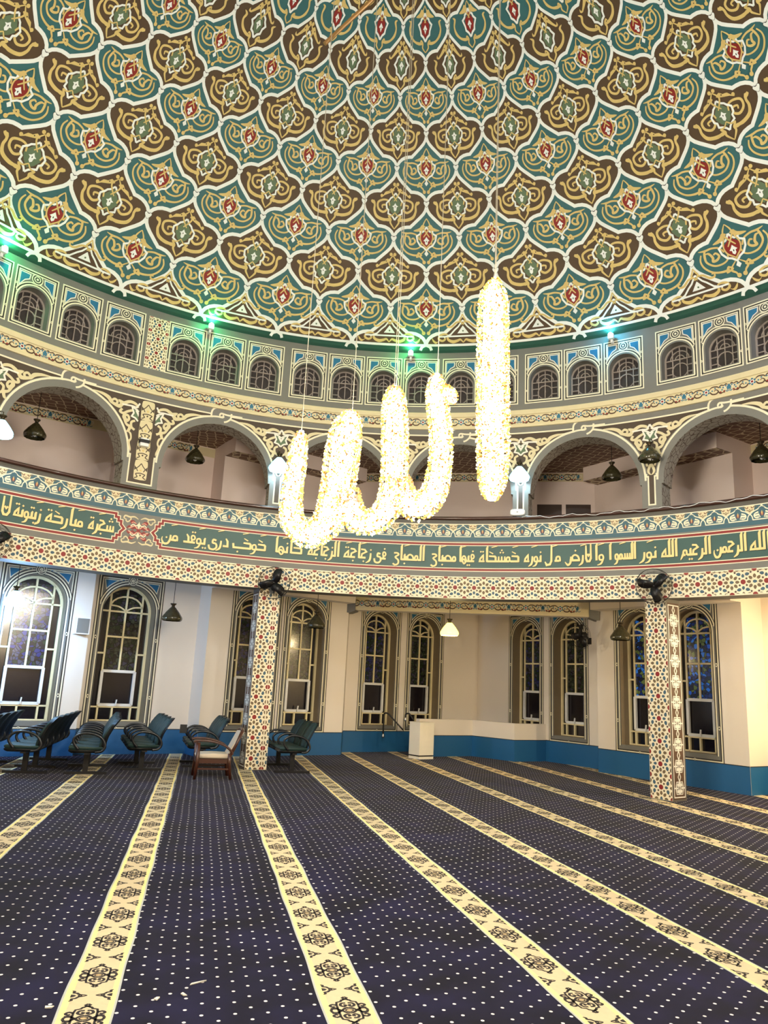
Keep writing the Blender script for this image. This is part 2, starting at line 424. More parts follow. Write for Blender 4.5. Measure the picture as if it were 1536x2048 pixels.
# ---- outer walls, below and above
def wall_xy(a, b): return L(*a), L(*b)
def lower_window(idx, P, D, uc, fw, parent):
    """arched window with painted frame in the plane from P along D; uc = centre, fw = frame width"""
    A = Art(); ho, zb, zt = fw / 2, .47, 3.53
    oh = ho - .15; spring, sill = 3.33 - oh, .62
    m0 = 'line_cream'; bl = 'black_line'
    # painted field between rectangle and arch
    k = 24; pts = [(-oh * math.cos(PI * i / k), spring + oh * math.sin(PI * i / k)) for i in range(k + 1)]
    for i in range(k):
        a, b = pts[i], pts[i + 1]; n = len(A.v)
        A.v += [(a[0], a[1], .002), (b[0], b[1], .002), (b[0], zt, .002), (a[0], zt, .002)]; A.f.append((n, n + 1, n + 2, n + 3)); A.m.append('grey')
    for s in (1, -1): A.rect(s * oh, zb, s * ho, zt, 'grey', .002, 1, 1)
    A.rect(-oh, zb, oh, sill, 'grey', .002)
    # blue corners
    ra = oh + .13
    for s in (1, -1):
        q = [(s * (ho - .12), zt - .12), (s * .15, zt - .12)] + [(s * ra * math.cos(t), spring + ra * math.sin(t) * 1.02) for t in np.radians(np.linspace(74, 24, 8)) if ra * math.cos(t) < ho - .12]
        A.poly(q, 'blue_patch', .003); A.stroke(q, .016, m0, .005, True)
    for d, m, wd in ((.008, bl, .016), (.032, m0, .026), (.058, bl, .022)):
        A.stroke([(-ho + d, zb + d * .9), (-ho + d, zt - d), (ho - d, zt - d), (ho - d, zb + d * .9)], wd, m, .004, True)
    for d, m, wd in ((.034, m0, .026), (.012, bl, .012)):
        r = oh + d; A.stroke([(-r, sill - .02)] + [(-r * math.cos(PI * i / k), spring + r * math.sin(PI * i / k)) for i in range(k + 1)] + [(r, sill - .02)], wd, m, .0055)
    for d, m, wd in ((.06, bl, .022), (.085, m0, .024), (.108, bl, .014)):
        r = oh + d; A.stroke([(r * math.cos(t), spring + r * math.sin(t)) for t in np.linspace(math.radians(14), math.radians(166), 26)], wd, m, .0052)
    A.stroke([(-ho + .085, spring + .1), (-ho + .085, zt - .085), (ho - .085, zt - .085), (ho - .085, spring + .1)], .02, m0, .005)
    zk = spring + oh + .1                                         # interlaced knot at the crown
    for r, m, wd in ((.07, bl, .07), (.09, m0, .016), (.055, m0, .016), (.02, m0, .024)):
        A.stroke(arc(0, zk, r, 0, 350, 20), wd, m, .007 if wd < .05 else .0065, True)
    A.stroke(cr([(-.12, zk - .075), (-.02, zk - .055), (.07, zk - .02), (.08, zk + .05), (.0, zk + .085)], 3), .016, m0, .0075)
    for s in (1, -1):
        for z in (1.1, 2.25): 
            A.disc(s * (ho - .07), z, .04, m0, .0075, 8, .022); A.disc(s * (ho - .07), z, .016, bl, .008, 6)
    A.disc(0, zb + .035, .02, m0, .0075, 8, .03); A.disc(0, zb + .035, .01, bl, .008, 6)
    acc = Acc(); mp = planemap(P + D * uc, D); acc.art(A, mp)
    w = tag(acc.build('window_%d' % idx), kind='structure')
    # joinery, recessed
    dp = -.27; top = spring + oh; H = top - sill; Z = lambda f: top - f * H
    fr = Acc()
    def bar(p, q, wd=.035, m='frame_cream', h=dp + .03, th=.05):
        p, q = np.array(p, float), np.array(q, float); t = (q - p) / np.linalg.norm(q - p); nn = np.array([-t[1], t[0]]) * wd / 2
        c = [p + nn, p - nn, q - nn, q + nn]; V = [(x[0], x[1], h) for x in c] + [(x[0], x[1], h - th) for x in c]
        fr.raw(mp(np.array(V)), [(0, 1, 2, 3), (0, 4, 5, 1), (1, 5, 6, 2), (2, 6, 7, 3), (3, 7, 4, 0)], m)
    def chain(pts, wd=.035, m='frame_cream'):
        for a, b in zip(pts[:-1], pts[1:]): bar(a, b, wd, m)
    e = oh - .03
    chain([(-e, sill)] + [(-e * math.cos(PI * i / 16), spring + e * math.sin(PI * i / 16)) for i in range(17)] + [(e, sill), (-e, sill)], .05)
    px = oh * .62
    for s in (1, -1):
        bar((s * px, sill), (s * px, spring + math.sqrt(e * e - px * px)))
        bar((s * px, Z(.51)), (s * e, Z(.51)))
    bar((0, Z(.64)), (0, top - .04)); bar((-e, spring), (e, spring)); bar((-px, Z(.385)), (px, Z(.385))); bar((-e, Z(.9)), (e, Z(.9)), .03)
    bar((-.04, sill), (-.04, Z(.9)))
    r = px
    chain([(-r * math.cos(PI * i / 10), spring + .08 + r * .72 * math.sin(PI * i / 10)) for i in range(11)], .03)
    for s in (1, -1): chain(cr([(0, spring + .02), (s * r * .45, spring + .1), (s * r, spring + .12)], 3), .03)
    frame = fr.build('window_frame', w)
    cs = Acc(); fr = cs
    for a, b in (((-px, Z(.64)), (px, Z(.64))), ((px, Z(.64)), (px, Z(.885))), ((px, Z(.885)), (-px, Z(.885))), ((-px, Z(.885)), (-px, Z(.64)))):
        bar(a, b, .055, 'frame_white', dp + .045, .05)
    case = cs.build('casement', w)
    hd = Acc(); fr = hd; bar((0, Z(.89)), (.015, Z(.845)), .022, 'frame_white', dp + .09, .03); hd.build('handle', case)
    # stained panes in the middle, dark panes around
    g = Acc(); B = Art()
    B.rect(-px, Z(.635), px, spring, 'stained_%d' % (2 if idx in (9, 10) else idx % 2)); B.rect(-px, spring, px, spring + math.sqrt(e * e - px * px), 'stained_%d' % (2 if idx in (9, 10) else idx % 2))
    g.art(B, lambda V: mp(V + np.array([0, 0, dp]))); g.build('stained_pane', w)
    g = Acc(); B = Art()
    B.rect(-oh - .02, sill - .02, oh + .02, top + .02, 'dark_pane'); g.art(B, lambda V: mp(V + np.array([0, 0, dp - .03]))); g.build('pane', w)
    return w
def stained(name, cols, em):
    m = bpy.data.materials.new(name); m.use_nodes = True; nt = m.node_tree; b = nt.nodes['Principled BSDF']; N = nt.nodes.new; Lk = nt.links.new
    tc = N('ShaderNodeTexCoord'); v = N('ShaderNodeTexVoronoi'); v.inputs['Scale'].default_value = 14; Lk(tc.outputs['Object'], v.inputs['Vector'])
    r = N('ShaderNodeValToRGB'); r.color_ramp.interpolation = 'CONSTANT'
    while len(r.color_ramp.elements) < len(cols): r.color_ramp.elements.new(0.5)
    for i, c in enumerate(cols): r.color_ramp.elements[i].position = i / len(cols); r.color_ramp.elements[i].color = rgb(*c)
    Lk(v.outputs['Color'], r.inputs[0])
    e = N('ShaderNodeTexVoronoi'); e.feature = 'DISTANCE_TO_EDGE'; e.inputs['Scale'].default_value = 14; Lk(tc.outputs['Object'], e.inputs['Vector'])
    lt = N('ShaderNodeMath'); lt.operation = 'GREATER_THAN'; lt.inputs[1].default_value = 0.06; Lk(e.outputs[0], lt.inputs[0])
    mx = N('ShaderNodeMix'); mx.data_type = 'RGBA'; mx.inputs[6].default_value = rgb(10, 10, 12); Lk(lt.outputs[0], mx.inputs[0]); Lk(r.outputs[0], mx.inputs[7])
    Lk(mx.outputs[2], b.inputs['Base Color']); b.inputs['Roughness'].default_value = 0.15
    if em > 0: Lk(mx.outputs[2], b.inputs['Emission Color']); b.inputs['Emission Strength'].default_value = em
    m.cycles.emission_sampling = 'NONE'; MATS[name] = m
stained('stained_0', [(40, 44, 36), (58, 62, 50), (34, 46, 30), (52, 50, 62), (30, 28, 26)], 0.0)
stained('stained_1', [(46, 50, 78), (36, 40, 90), (30, 46, 36), (60, 60, 76), (24, 24, 34)], 0.0)
stained('stained_2', [(30, 84, 190), (16, 40, 104), (20, 30, 52), (86, 104, 60), (40, 112, 214), (14, 22, 44)], 0.10)

def straight_wall(name, a, b, z0, z1, wins=(), base=None, top=None, widx=None, flip=False):
    """wall from plan point a to b (local), dado below, optional arched window openings (uc, frame width)"""
    P, Q = L(*a), L(*b); D = (Q - P); ln = float(np.linalg.norm(D)); D /= ln
    mp = planemap(P, D); acc = Acc()
    ops = [(uc, fw / 2 - .15, .62, 3.33 - (fw / 2 - .15), fw / 2 - .15, 0) for uc, fw in wins]
    arch_wall(acc, mp, 0, ln, z0, z1, ops, top or 'plaster', reveal='reveal', depth=.34, step=1.0)
    if base:
        A = Art(); A.rect(0, 0, ln, .48, base, .006); A.rect(0, .475, ln, .49, 'black_line', .007); acc.art(A, mp)
    o = tag(acc.build(name), kind='structure')
    for i, (uc, fw) in enumerate(wins): lower_window(widx + i, P, D, uc, fw, o)
    return o, P, D, ln
mat('reveal', rgb(126, 112, 92), 0.5)
pl = PLAN_LOW
straight_wall('wall_left_far', pl[0], pl[1], 0, Z_AISLE, [(3.45, 1.36)], 'dado_blue', widx=1)
straight_wall('wall_left_step', pl[1], pl[2], 0, Z_AISLE, (), 'dado_blue')
straight_wall('wall_left', pl[2], pl[3], 0, Z_AISLE, [(.79, 1.36)], 'dado_blue', widx=2)
straight_wall('wall_left_return', pl[3], pl[4], 0, Z_AISLE, (), 'dado_blue')
straight_wall('wall_left_front', pl[4], pl[5], 0, Z_AISLE, [(1.1, 1.21), (2.36, 1.21)], 'dado_blue', widx=3)
straight_wall('wall_niche_left_return', pl[5], pl[6], 0, Z_AISLE, (), 'dado_blue')
straight_wall('wall_niche_left', pl[6], pl[7], 0, Z_AISLE, [(.96, 1.22), (2.36, 1.22)], 'dado_blue', widx=5)
straight_wall('wall_niche_right', pl[7], pl[8], 0, Z_AISLE, [(4.17 - 2.36, 1.22), (4.17 - .96, 1.22)], 'dado_blue', widx=7)
straight_wall('wall_niche_right_return', pl[8], pl[9], 0, Z_AISLE, (), 'dado_blue')
straight_wall('wall_right_front', pl[9], pl[10], 0, Z_AISLE, [(1.075, 1.21), (2.325, 1.21)], 'dado_blue', widx=9)
straight_wall('wall_right_return', pl[10], pl[11], 0, Z_AISLE, (), 'dado_blue')
straight_wall('wall_right_far', pl[11], pl[12], 0, Z_AISLE, (), 'dado_blue')
for i, n in enumerate(('wall_right_side', 'wall_back_right', 'wall_back', 'wall_back_left')):
    straight_wall(n, pl[12 + i], pl[13 + i], 0, Z_AISLE, (), 'dado_blue')
straight_wall('wall_left_side', pl[16], pl[0], 0, Z_AISLE, (), 'dado_blue')
names = ['wall_gallery_%s' % s for s in ('left_far', 'left_step', 'left', 'left_return', 'left_front', 'front', 'right_front', 'right_return', 'right_far', 'right_side', 'back_right', 'back', 'back_left', 'left_side')]
GAL = []
for i, n in enumerate(names):
    GAL.append(straight_wall(n, PLAN_UP[i], PLAN_UP[(i + 1) % len(PLAN_UP)], Z_AISLE, Z_GALL, (), None, 'gallery_plaster'))

# ---- aisle ceiling, gallery floor and gallery ceiling
def annulus(name, plan, z, Rin, m, up=True):
    n = 144; V = []; F = []
    P = [L(*p) for p in plan]
    angs = sorted([2 * PI * i / n for i in range(n)] + [math.atan2(p[0] - CX, p[1] - CY) % (2 * PI) for p in P]); n = len(angs)
    for a in angs:
        d = np.array([math.sin(a), math.cos(a)]); o = np.array([CX, CY]); best = 99
        for j in range(len(P)):
            p, q = P[j - 1], P[j]; e = q - p; den = d[0] * e[1] - d[1] * e[0]
            if abs(den) < 1e-9: continue
            w_ = p - o; t = (w_[0] * e[1] - w_[1] * e[0]) / den; s = (w_[0] * d[1] - w_[1] * d[0]) / den
            if t > 0 and -1e-6 <= s <= 1 + 1e-6 and t < best: best = t
        r1 = best + .02
        V += [(CX + Rin * d[0], CY + Rin * d[1], z), (CX + r1 * d[0], CY + r1 * d[1], z)]
    for i in range(n):
        j = (i + 1) % n; F.append((2 * i, 2 * j, 2 * j + 1, 2 * i + 1))
    acc = Acc(); acc.raw(V, F, m); return tag(acc.build(name), kind='structure')
def ceiling_material():
    m = bpy.data.materials.new('painted_ceiling'); m.use_nodes = True; nt = m.node_tree; b = nt.nodes['Principled BSDF']; N = nt.nodes.new; Lk = nt.links.new
    tc = N('ShaderNodeTexCoord'); e = N('ShaderNodeTexVoronoi'); e.feature = 'DISTANCE_TO_EDGE'; e.inputs['Scale'].default_value = 5.5; e.inputs['Randomness'].default_value = 0.45
    Lk(tc.outputs['Object'], e.inputs['Vector'])
    r = N('ShaderNodeValToRGB'); r.color_ramp.interpolation = 'CONSTANT'; el = r.color_ramp.elements
    el[0].color = rgb(196, 178, 146); el[1].position = 0.05; el[1].color = rgb(104, 70, 52); Lk(e.outputs[0], r.inputs[0])
    Lk(r.outputs[0], b.inputs['Base Color']); b.inputs['Roughness'].default_value = 0.6; MATS['painted_ceiling'] = m
ceiling_material()
annulus('ceiling_aisle', PLAN_LOW, Z_AISLE - .004, R0 - .02, 'plaster')
annulus('floor_gallery', PLAN_UP, Z_AISLE + .2, R0 + .1, 'grey')
annulus('ceiling_gallery', PLAN_UP, Z_GALL, R0 + .05, 'painted_ceiling')

# ---- floral frieze, used in the cornice, under the gallery ceiling and on the niche beam
def frieze_unit(p=.757):
    A = Art(); q = p / 4
    for s in (1, -1):
        h = Scroll()
        h.stroke(cr([(.06, -.012), (.1, -.058), (.17, -.062), (.2, -.02), (.16, .01), (.13, -.015)], 4), [.012, .016, .016, .012, .01, .006], 'scroll_brown', .003)
        h.stroke(cr([(.05, .03), (.1, .066), (.18, .06), (.215, .03)], 4), [.006, .014, .014, .008], 'scroll_brown', .003)
        h.stroke(cr([(.2, -.03), (.235, -.07), (.28, -.062), (.31, -.07)], 4), [.012, .016, .012, .008], 'scroll_brown', .003)
        h.stroke(cr([(.215, .04), (.25, .07), (.3, .055), (.33, .075), (.36, .06)], 4), [.006, .014, .01, .014, .006], 'scroll_brown', .003)
        for u, v in ((.235, .035), (.285, .02), (.33, .045), (.1, .0), (.15, .035), (.265, -.015)): h.disc(u, v, .015, 'flower_blue', .004, 6)
        for u, v in ((.24, -.05), (.3, -.045)): h.disc(u, v, .017, 'red', .004, 6)
        h.poly([(.34, .02), (.35, -.03), (.335, -.06), (.378, -.02), (.378, .05)], 'flower_blue', .004)
        A.add(h, su=s)
    for k in range(6):
        a = math.radians(60 * k + 30); A.disc(.045 * math.cos(a), .045 * math.sin(a), .019, 'flower_blue', .003, 8)
    A.disc(0, 0, .034, 'white', .004, 12); A.disc(0, 0, .02, 'red', .005, 10)
    B = Art()                                                     # lotus, half a pitch on
    B.poly([(0, .07), (.022, .045), (.028, .015), (.012, .0), (.03, -.012), (0, -.03), (-.03, -.012), (-.012, .0), (-.028, .015), (-.022, .045)], 'flower_blue', .004)
    B.stroke(cr([(-.06, -.04), (-.03, -.06), (0, -.045), (.03, -.06), (.06, -.04)], 3), .012, 'flower_blue', .003)
    for s in (1, -1):
        B.stroke(cr([(s * .03, .03), (s * .06, .055), (s * .075, .02), (s * .05, .0)], 3), .012, 'white', .003)
    A.add(B, du=p / 2); return A
FR = frieze_unit()
def frieze_wall(acc, P, D, ln, z0, z1):
    mp = planemap(P, D); A = Art(); A.rect(0, z0, ln, z1, 'frieze_cream', .006); acc.art(A, mp)
    zc = (z0 + z1) / 2; n = max(1, int(ln / .757)); off = (ln - n * .757) / 2
    for i in range(n): acc.art(FR, lambda V, u=off + .757 * (i + .25): mp(V * np.array([1, (z1 - z0) / .19, 1]) + np.array([u, zc, .006])))
for i in (0, 2, 4, 5, 6, 8):
    o, P, D, ln = GAL[i]; a = Acc(); frieze_wall(a, P, D, ln, 6.4, 6.6)
    tag(a.build('trim_gallery_frieze'), kind='structure')
# ================================================================== THE RING: painted fascia, arcade, drum, dome
DEG = R0 * PI / 180
# star pattern (fascia, columns, drum panels): one repeat = p wide, H high, centred
def star_unit(p=.3567, H=.41):
    A = Art()
    def petal(u, v, a, m, r=.026):
        r *= 1.38
        c, s = math.cos(a), math.sin(a)
        pts = [(r * 1.25, 0), (r * .8, r * .55), (0, r * .85), (-r * .75, r * .6), (-r, 0), (-r * .75, -r * .6), (0, -r * .85), (r * .8, -r * .55)]
        pts = [(u + x * c - y * s, v + x * s + y * c) for x, y in pts]
        pts = [(x, y) for x, y in pts if abs(y) <= H / 2 - .004]
        if len(pts) > 2: k = len(A.v); A.v += [(x, y, .003) for x, y in pts]; A.f.append(tuple(range(k, k + len(pts)))); A.m.append(m)
    def star(u, v, r=.025):
        pts = [(u + (r if i % 2 == 0 else r * .45) * math.sin(PI * i / 5), v + (r if i % 2 == 0 else r * .45) * math.cos(PI * i / 5)) for i in range(10)]
        if abs(v) < H / 2 - r: A.poly(pts, 'star_brown', .003)
    A.disc(0, 0, .04, 'red', .004, 14)
    for s in (1, -1):
        k = len(A.v); A.v += [(p / 2 + .04 * math.cos(t), s * (H / 2 - .004 - .04 * math.sin(t)), .004) for t in np.linspace(0, PI, 9)]
        A.f.append(tuple(range(k, k + 9))); A.m.append('red')
        petal(0, s * .093, s * PI / 2, 'petal_blue', .02)
        petal(0, s * .192, -s * PI / 2, 'petal_olive', .022)
        for d in (1, -1):
            star(d * .054, s * .052); star(p / 2 + d * .056, s * .150)
            petal(d * .064, s * .122, math.atan2(s * .2, d), 'petal_blue', .023)
            petal(p / 2 + d * .09, s * .194, PI / 2 * (1 - d), 'petal_olive', .023)
    petal(p / 2, 0, 0, 'petal_blue', .022)
    for k in range(8):
        a = PI / 4 * k; petal(p / 2 + .087 * math.cos(a), .087 * math.sin(a), a, 'petal_olive', .022)
    for k in range(8):
        a = PI / 4 * (k + .5); A.disc(p / 2 + .048 * math.cos(a), .048 * math.sin(a), .006, 'gold', .003, 5)
    return A
STAR = star_unit()
# palmette cresting
def palmette_unit(p=.3733, H=.255):
    A = Art(); c = 'line_cream'
    A.rect(-p / 2, .0, p / 2, H, 'band_teal', .001)
    SH = [(0, .235), (.09 * p, .2), (.18 * p, .17), (.32 * p, .15), (.42 * p, .125), (.5 * p, .098)]
    for s in (1, -1):
        h = Art()
        h.poly([(0, H)] + SH + [(.5 * p, H)], 'frieze_cream', .002)
        h.stroke([(.0, H - .008), (.5 * p, H - .008)], .016, c, .005)
        h.stroke(cr([(.06 * p, H - .008)] + [(.0, .235)], 3), .016, c, .005)
        h.stroke(cr(SH[1:], 4), .017, c, .004)
        h.stroke(cr([(.39 * p, .008), (.4 * p, .045), (.44 * p, .08), (.5 * p, .1), (.54 * p, .108)], 4), .017, c, .0045)
        h.stroke([(0, .008), (.395 * p, .008)], .017, c, .004)
        h.stroke(cr([(.0, .24), (.03 * p, .215), (.1 * p, .2)], 3), .016, c, .0055)
        # small leaves in the upper field
        h.stroke(cr([(.2 * p, .215), (.3 * p, .225), (.38 * p, .2), (.44 * p, .225)], 3), .012, 'petal_olive', .004)
        h.stroke(cr([(.5 * p, .14), (.44 * p, .165), (.36 * p, .17)], 3), .012, 'petal_olive', .004); h.disc(.42 * p, .205, .008, 'red', .005, 6); h.disc(.5 * p, .175, .01, 'petal_olive', .005, 6)
        # palmette
        h.poly(cr([(0, .03), (.1 * p, .034), (.2 * p, .026), (.3 * p, .034), (.355 * p, .07), (.33 * p, .105), (.25 * p, .125), (.15 * p, .14), (.09 * p, .165), (.05 * p, .195), (0, .205)], 2), 'pattern_cream', .003)
        h.stroke(cr([(.06 * p, .15), (.1 * p, .115), (.2 * p, .1), (.29 * p, .095)], 3), [.01, .014, .012, .005], 'band_teal', .004)
        h.stroke(cr([(.09 * p, .045), (.16 * p, .06), (.24 * p, .056), (.3 * p, .06)], 3), [.005, .013, .013, .005], 'band_teal', .004)
        h.stroke(cr([(.03 * p, .2), (.08 * p, .2), (.11 * p, .185), (.08 * p, .175)], 3), .007, 'band_teal', .006)
        h.poly(cr([(.015 * p, .06), (.055 * p, .07), (.06 * p, .105), (.03 * p, .13), (.025 * p, .09)], 2, True), 'red', .005)
        A.add(h, su=s)
    A.poly([(0, .15), (.03 * p, .11), (0, .06), (-.03 * p, .11)], 'gold', .0045)
    return A
PALM = palmette_unit()

acc = Acc()
band(acc, -180, 180, Z_SOFFIT, Z_BAND, 'pattern_cream', n=180); band(acc, -180, 180, Z_BAND, 4.29 - .3, 'grey', n=180)
band(acc, -180, 180, 3.99, 4.66, 'grey', n=180); band(acc, -180, 180, 4.66, Z_PAR, 'dark_grey', n=180)
band(acc, -180, 180, Z_SOFFIT, Z_SOFFIT, 'dark_grey', R0, R0 + .42, n=180); band(acc, -180, 180, Z_SOFFIT, Z_AISLE, 'plaster', R0 + .42, n=180)
band(acc, -180, 180, Z_PAR, Z_PAR, 'dark_grey', R0, R0 + .25, n=180); band(acc, -180, 180, Z_AISLE, Z_PAR, 'gallery_plaster', R0 + .25, n=180)
n = int((AZ1 - AZ0) / 2.6)
for i in range(n): acc.art(STAR, (lambda f: lambda V: f(V + np.array([0, 3.437, .002])))(cylmap(AZ0 + .05 + 2.6 * i)))
for i in range(int((AZ1 - AZ0) / 2.72)): acc.art(PALM, (lambda f: lambda V: f(V + np.array([0, 4.402, .002])))(cylmap(-30.06 - 2.72 * 17 + 2.72 * i)))
def hline(acc, z, wd, m, h, a0=AZ0, a1=AZ1):
    A = Art(); ln = (a1 - a0) * DEG; k = int(ln / .15)
    A.rect(0, z - wd / 2, ln, z + wd / 2, m, h, k, 1); acc.art(A, cylmap(a0))
hline(acc, 4.362, .07, 'band_teal', .002)
for z in (3.247, 3.632): hline(acc, z, .02, 'line_cream', .005)
# inscription panels with stepped ends, between red and white lines
def panel(acc, a0, a1):
    ln = (a1 - a0) * DEG; A = Art(); k = max(4, int(ln / .15)); st = .05
    A.rect(0, 3.80, ln, 4.24, 'text_teal', .003, k, 1)
    for e, s in ((0, -1), (ln, 1)):
        A.rect(e, 3.85, e + s * .05, 4.19, 'text_teal', .003); A.rect(e + s * .05, 3.91, e + s * .1, 4.13, 'text_teal', .003); A.rect(e + s * .1, 3.97, e + s * .15, 4.07, 'text_teal', .003)
    for d, m, wd, h in ((.0, 'line_cream', .07, .004), (.0, 'red', .04, .006)):
        P = [(u, 4.265) for u in np.linspace(0, ln, k)] + [(ln + .03, 4.265), (ln + .03, 4.205), (ln + .08, 4.205), (ln + .08, 4.145), (ln + .13, 4.145), (ln + .13, 4.085), (ln + .19, 4.02)]
        P += [(u, 8.04 - v) for u, v in P[::-1][1:]]
        Q = [(ln - u, v) for u, v in P[k:2 * k + 20] if u > ln]
        A.stroke(P, wd, m, h)
        A.stroke([(0, 4.265)] + [(-(u - ln), v) for u, v in P[k:k + 13]] + [(0, 3.775)], wd, m, h)
    acc.art(A, cylmap(a0))
panel(acc, -16.7, 67.6); panel(acc, -104.0 + 30, -23.1)
# red arabesque cartouche between the panels
A = Art()
for s in (1, -1):
    for t in (1, -1):
        h = Art()
        h.stroke(cr([(.0, .0), (.06, .05), (.1, .02), (.16, .06), (.2, .02)], 4), [.03, .035, .025, .03, .015], 'red', .006)
        h.poly(cr([(.03, .09), (.09, .13), (.13, .1), (.16, .16), (.09, .17)], 2, True), 'red', .006)
        h.stroke(cr([(.02, .03), (.07, .075), (.12, .05), (.17, .02)], 4), .018, 'pink', .0065); h.stroke(cr([(.05, .12), (.1, .14), (.13, .12)], 3), .014, 'pink', .0065)
        h.stroke(cr([(.0, .12), (.05, .08), (.1, .1), (.14, .06)], 4), .016, 'pattern_cream', .007)
        h.stroke(cr([(.02, .2), (.09, .235), (.17, .22), (.25, .235), (.27, .19), (.22, .17)], 4), [.01, .026, .03, .026, .02, .01], 'frieze_cream', .006)
        h.stroke(cr([(.16, .22), (.15, .18), (.2, .13), (.24, .16)], 4), .02, 'frieze_cream', .006)
        h.poly([(0, .16), (.025, .08), (0, .02)], 'pattern_cream', .008)
        A.add(h, su=s, sv=t)
acc.art(A, (lambda f: lambda V: f(V + np.array([0, 4.02, .0])))(cylmap(-19.9)))

# ---- inscription: angular script, one glyph routine per letter, x grows towards the left as it is written
SW = .34
def glyph(ch, join_r, join_l):
    """strokes, dots, advance in units of the tooth height"""
    S = []; D = []; T = [SW, SW]
    def st(pts, w=SW): S.append((pts, w))
    base = lambda a, b: st([(a, .12), (b, .12)])
    d = {'ب': ('t', [(0, -.55)]), 'ت': ('t', [(-.2, 1.6), (.2, 1.6)]), 'ن': ('t', [(0, 1.6)]), 'ي': ('t', [(-.2, -.55), (.2, -.55)]), 'ئ': ('t', [])}
    if ch in 'اأ':
        st([(.25, .0), (.25, 2.35), (.12, 2.7)], [SW, SW * 1.1, SW * .7])
        if join_r: base(-.1, .25)
        if ch == 'أ': D.append((.25, 3.1))
        return S, D, .62
    if ch == 'ل':
        if join_l: st([(.25, .0), (.25, 2.35), (.12, 2.7)], [SW, SW * 1.1, SW * .7]); base(-.1 if join_r else .1, .75); return S, D, .62
        st([(.25, 2.7), (.28, .1), (.5, -.45), (1.0, -.55), (1.25, .0)], [SW * .8, SW, SW, SW, SW * .5]); return S, D, 1.3
    if ch == 'L':                                                  # lam-alif
        st([(.2, 2.7), (.2, .35), (.45, -.1), (.85, -.1), (1.05, .35), (1.05, 2.5)], [SW * .7, SW, SW, SW, SW, SW * .7]); st([(.42, 1.1), (.62, .8), (.84, 1.1)], SW * .8); return S, D, 1.4
    if ch in d and join_l:
        st([(.25, .0), (.25, .85), (.15, 1.1)], [SW, SW, SW * .6]); base(-.1 if join_r else .1, .75); D += [(.25 + x, y) for x, y in d[ch][1]]; return S, D, .65
    if ch in 'بت':
        st([(.0, .12), (1.5, .12), (1.6, .8)], SW); D += [(.8 + x, y) for x, y in d[ch][1]]; return S, D, 1.85
    if ch == 'ن':
        st(cr([(.2, .9), (.25, .1), (.55, -.5), (1.05, -.55), (1.35, .0), (1.3, .5)], 4), [SW * .8, SW, SW, SW, SW * .6, SW * .3]); D.append((.75, .45)); return S, D, 1.5
    if ch in 'يى':
        st(cr([(.25, .9), (.75, 1.0), (.85, .5), (.3, .35), (.15, -.2), (.6, -.6), (1.3, -.5), (1.5, .1)], 4), SW * .9)
        if join_r: base(-.2, .3)
        return S, D, 1.6
    if ch in 'رز':
        st(cr([(.2, .95), (.25, .1), (.45, -.4), (1.0, -.75)], 4), [SW * .8, SW, SW, SW * .3])
        if join_r: base(-.2, .25)
        if ch == 'ز': D.append((.2, 1.5))
        return S, D, .75
    if ch == 'و':
        st(cr([(.3, .1), (.75, .1), (.8, .7), (.4, .85), (.2, .5), (.3, .0), (.6, -.55), (1.15, -.75)], 4), [SW * .8] * 5 + [SW * .9, SW * .3])
        if join_r: base(-.2, .3)
        return S, D, 1.0
    if ch in 'هة':
        if join_l: st(cr([(.0, .12), (.3, .9), (.7, .9), (.85, .3), (.5, -.3), (.2, -.05), (.5, .45), (1.0, .12)], 4), SW * .8); return S, D, .95
        st([(-.1 if join_r else .05, .12), (.95, .12), (.85, .55), (.45, 1.0), (.3, 1.15), (.3, .3)], SW * .85)
        if ch == 'ة': D += [(.35, 1.75), (.75, 1.75)]
        return S, D, 1.15
    if ch == 'م':
        st(cr([(-.15 if join_r else .1, .12), (.2, .2), (.3, .75), (.7, .75), (.8, .25), (.45, .05)], 4), SW * .85)
        if join_l: base(.3, 1.05); return S, D, .95
        st(cr([(.75, .4), (.95, .0), (1.3, -.6)], 3), [SW, SW, SW * .3]); return S, D, 1.2
    if ch in 'حجخ':
        st([(1.15, 1.55), (.5, 1.5), (.2, 1.15), (.95, .75), (1.05, .12)] if join_l else cr([(1.2, 1.2), (.5, 1.2), (.25, .9), (.9, .5), (.3, .0), (.3, -.6), (.9, -.85), (1.4, -.6)], 4), SW * .85)
        if join_l: base(-.1 if join_r else .3, 1.3)
        if ch == 'ج': D.append((.65, -.5))
        if ch == 'خ': D.append((.6, 2.0))
        return S, D, 1.2 if join_l else 1.45
    if ch in 'دذ':
        st([(.5, 1.4), (.2, .95), (.15, .12), (.95, .12)], [SW * .6, SW, SW, SW])
        if join_r: base(-.15, .2)
        return S, D, 1.1
    if ch in 'سش':
        for x in (.15, .7, 1.25): st([(x, .0), (x, .95)], [SW, SW * .7])
        base(-.1 if join_r else .0, 1.7)
        if ch == 'ش': D += [(.45, 1.6), (.95, 1.6), (.7, 2.0)]
        return S, D, 1.65
    if ch in 'صض':
        st(cr([(.1, .12), (.35, .75), (.9, 1.0), (1.35, .7), (1.3, .15)], 4), SW * .85); base(-.1 if join_r else .0, 1.75); st([(1.65, .1), (1.65, .75)], [SW, SW * .6])
        if ch == 'ض': D.append((.8, 1.7))
        if not join_l: st(cr([(1.65, .3), (1.75, -.3), (2.2, -.6), (2.7, -.1)], 4), [SW, SW, SW, SW * .4]); return S, D, 2.8
        return S, D, 1.75
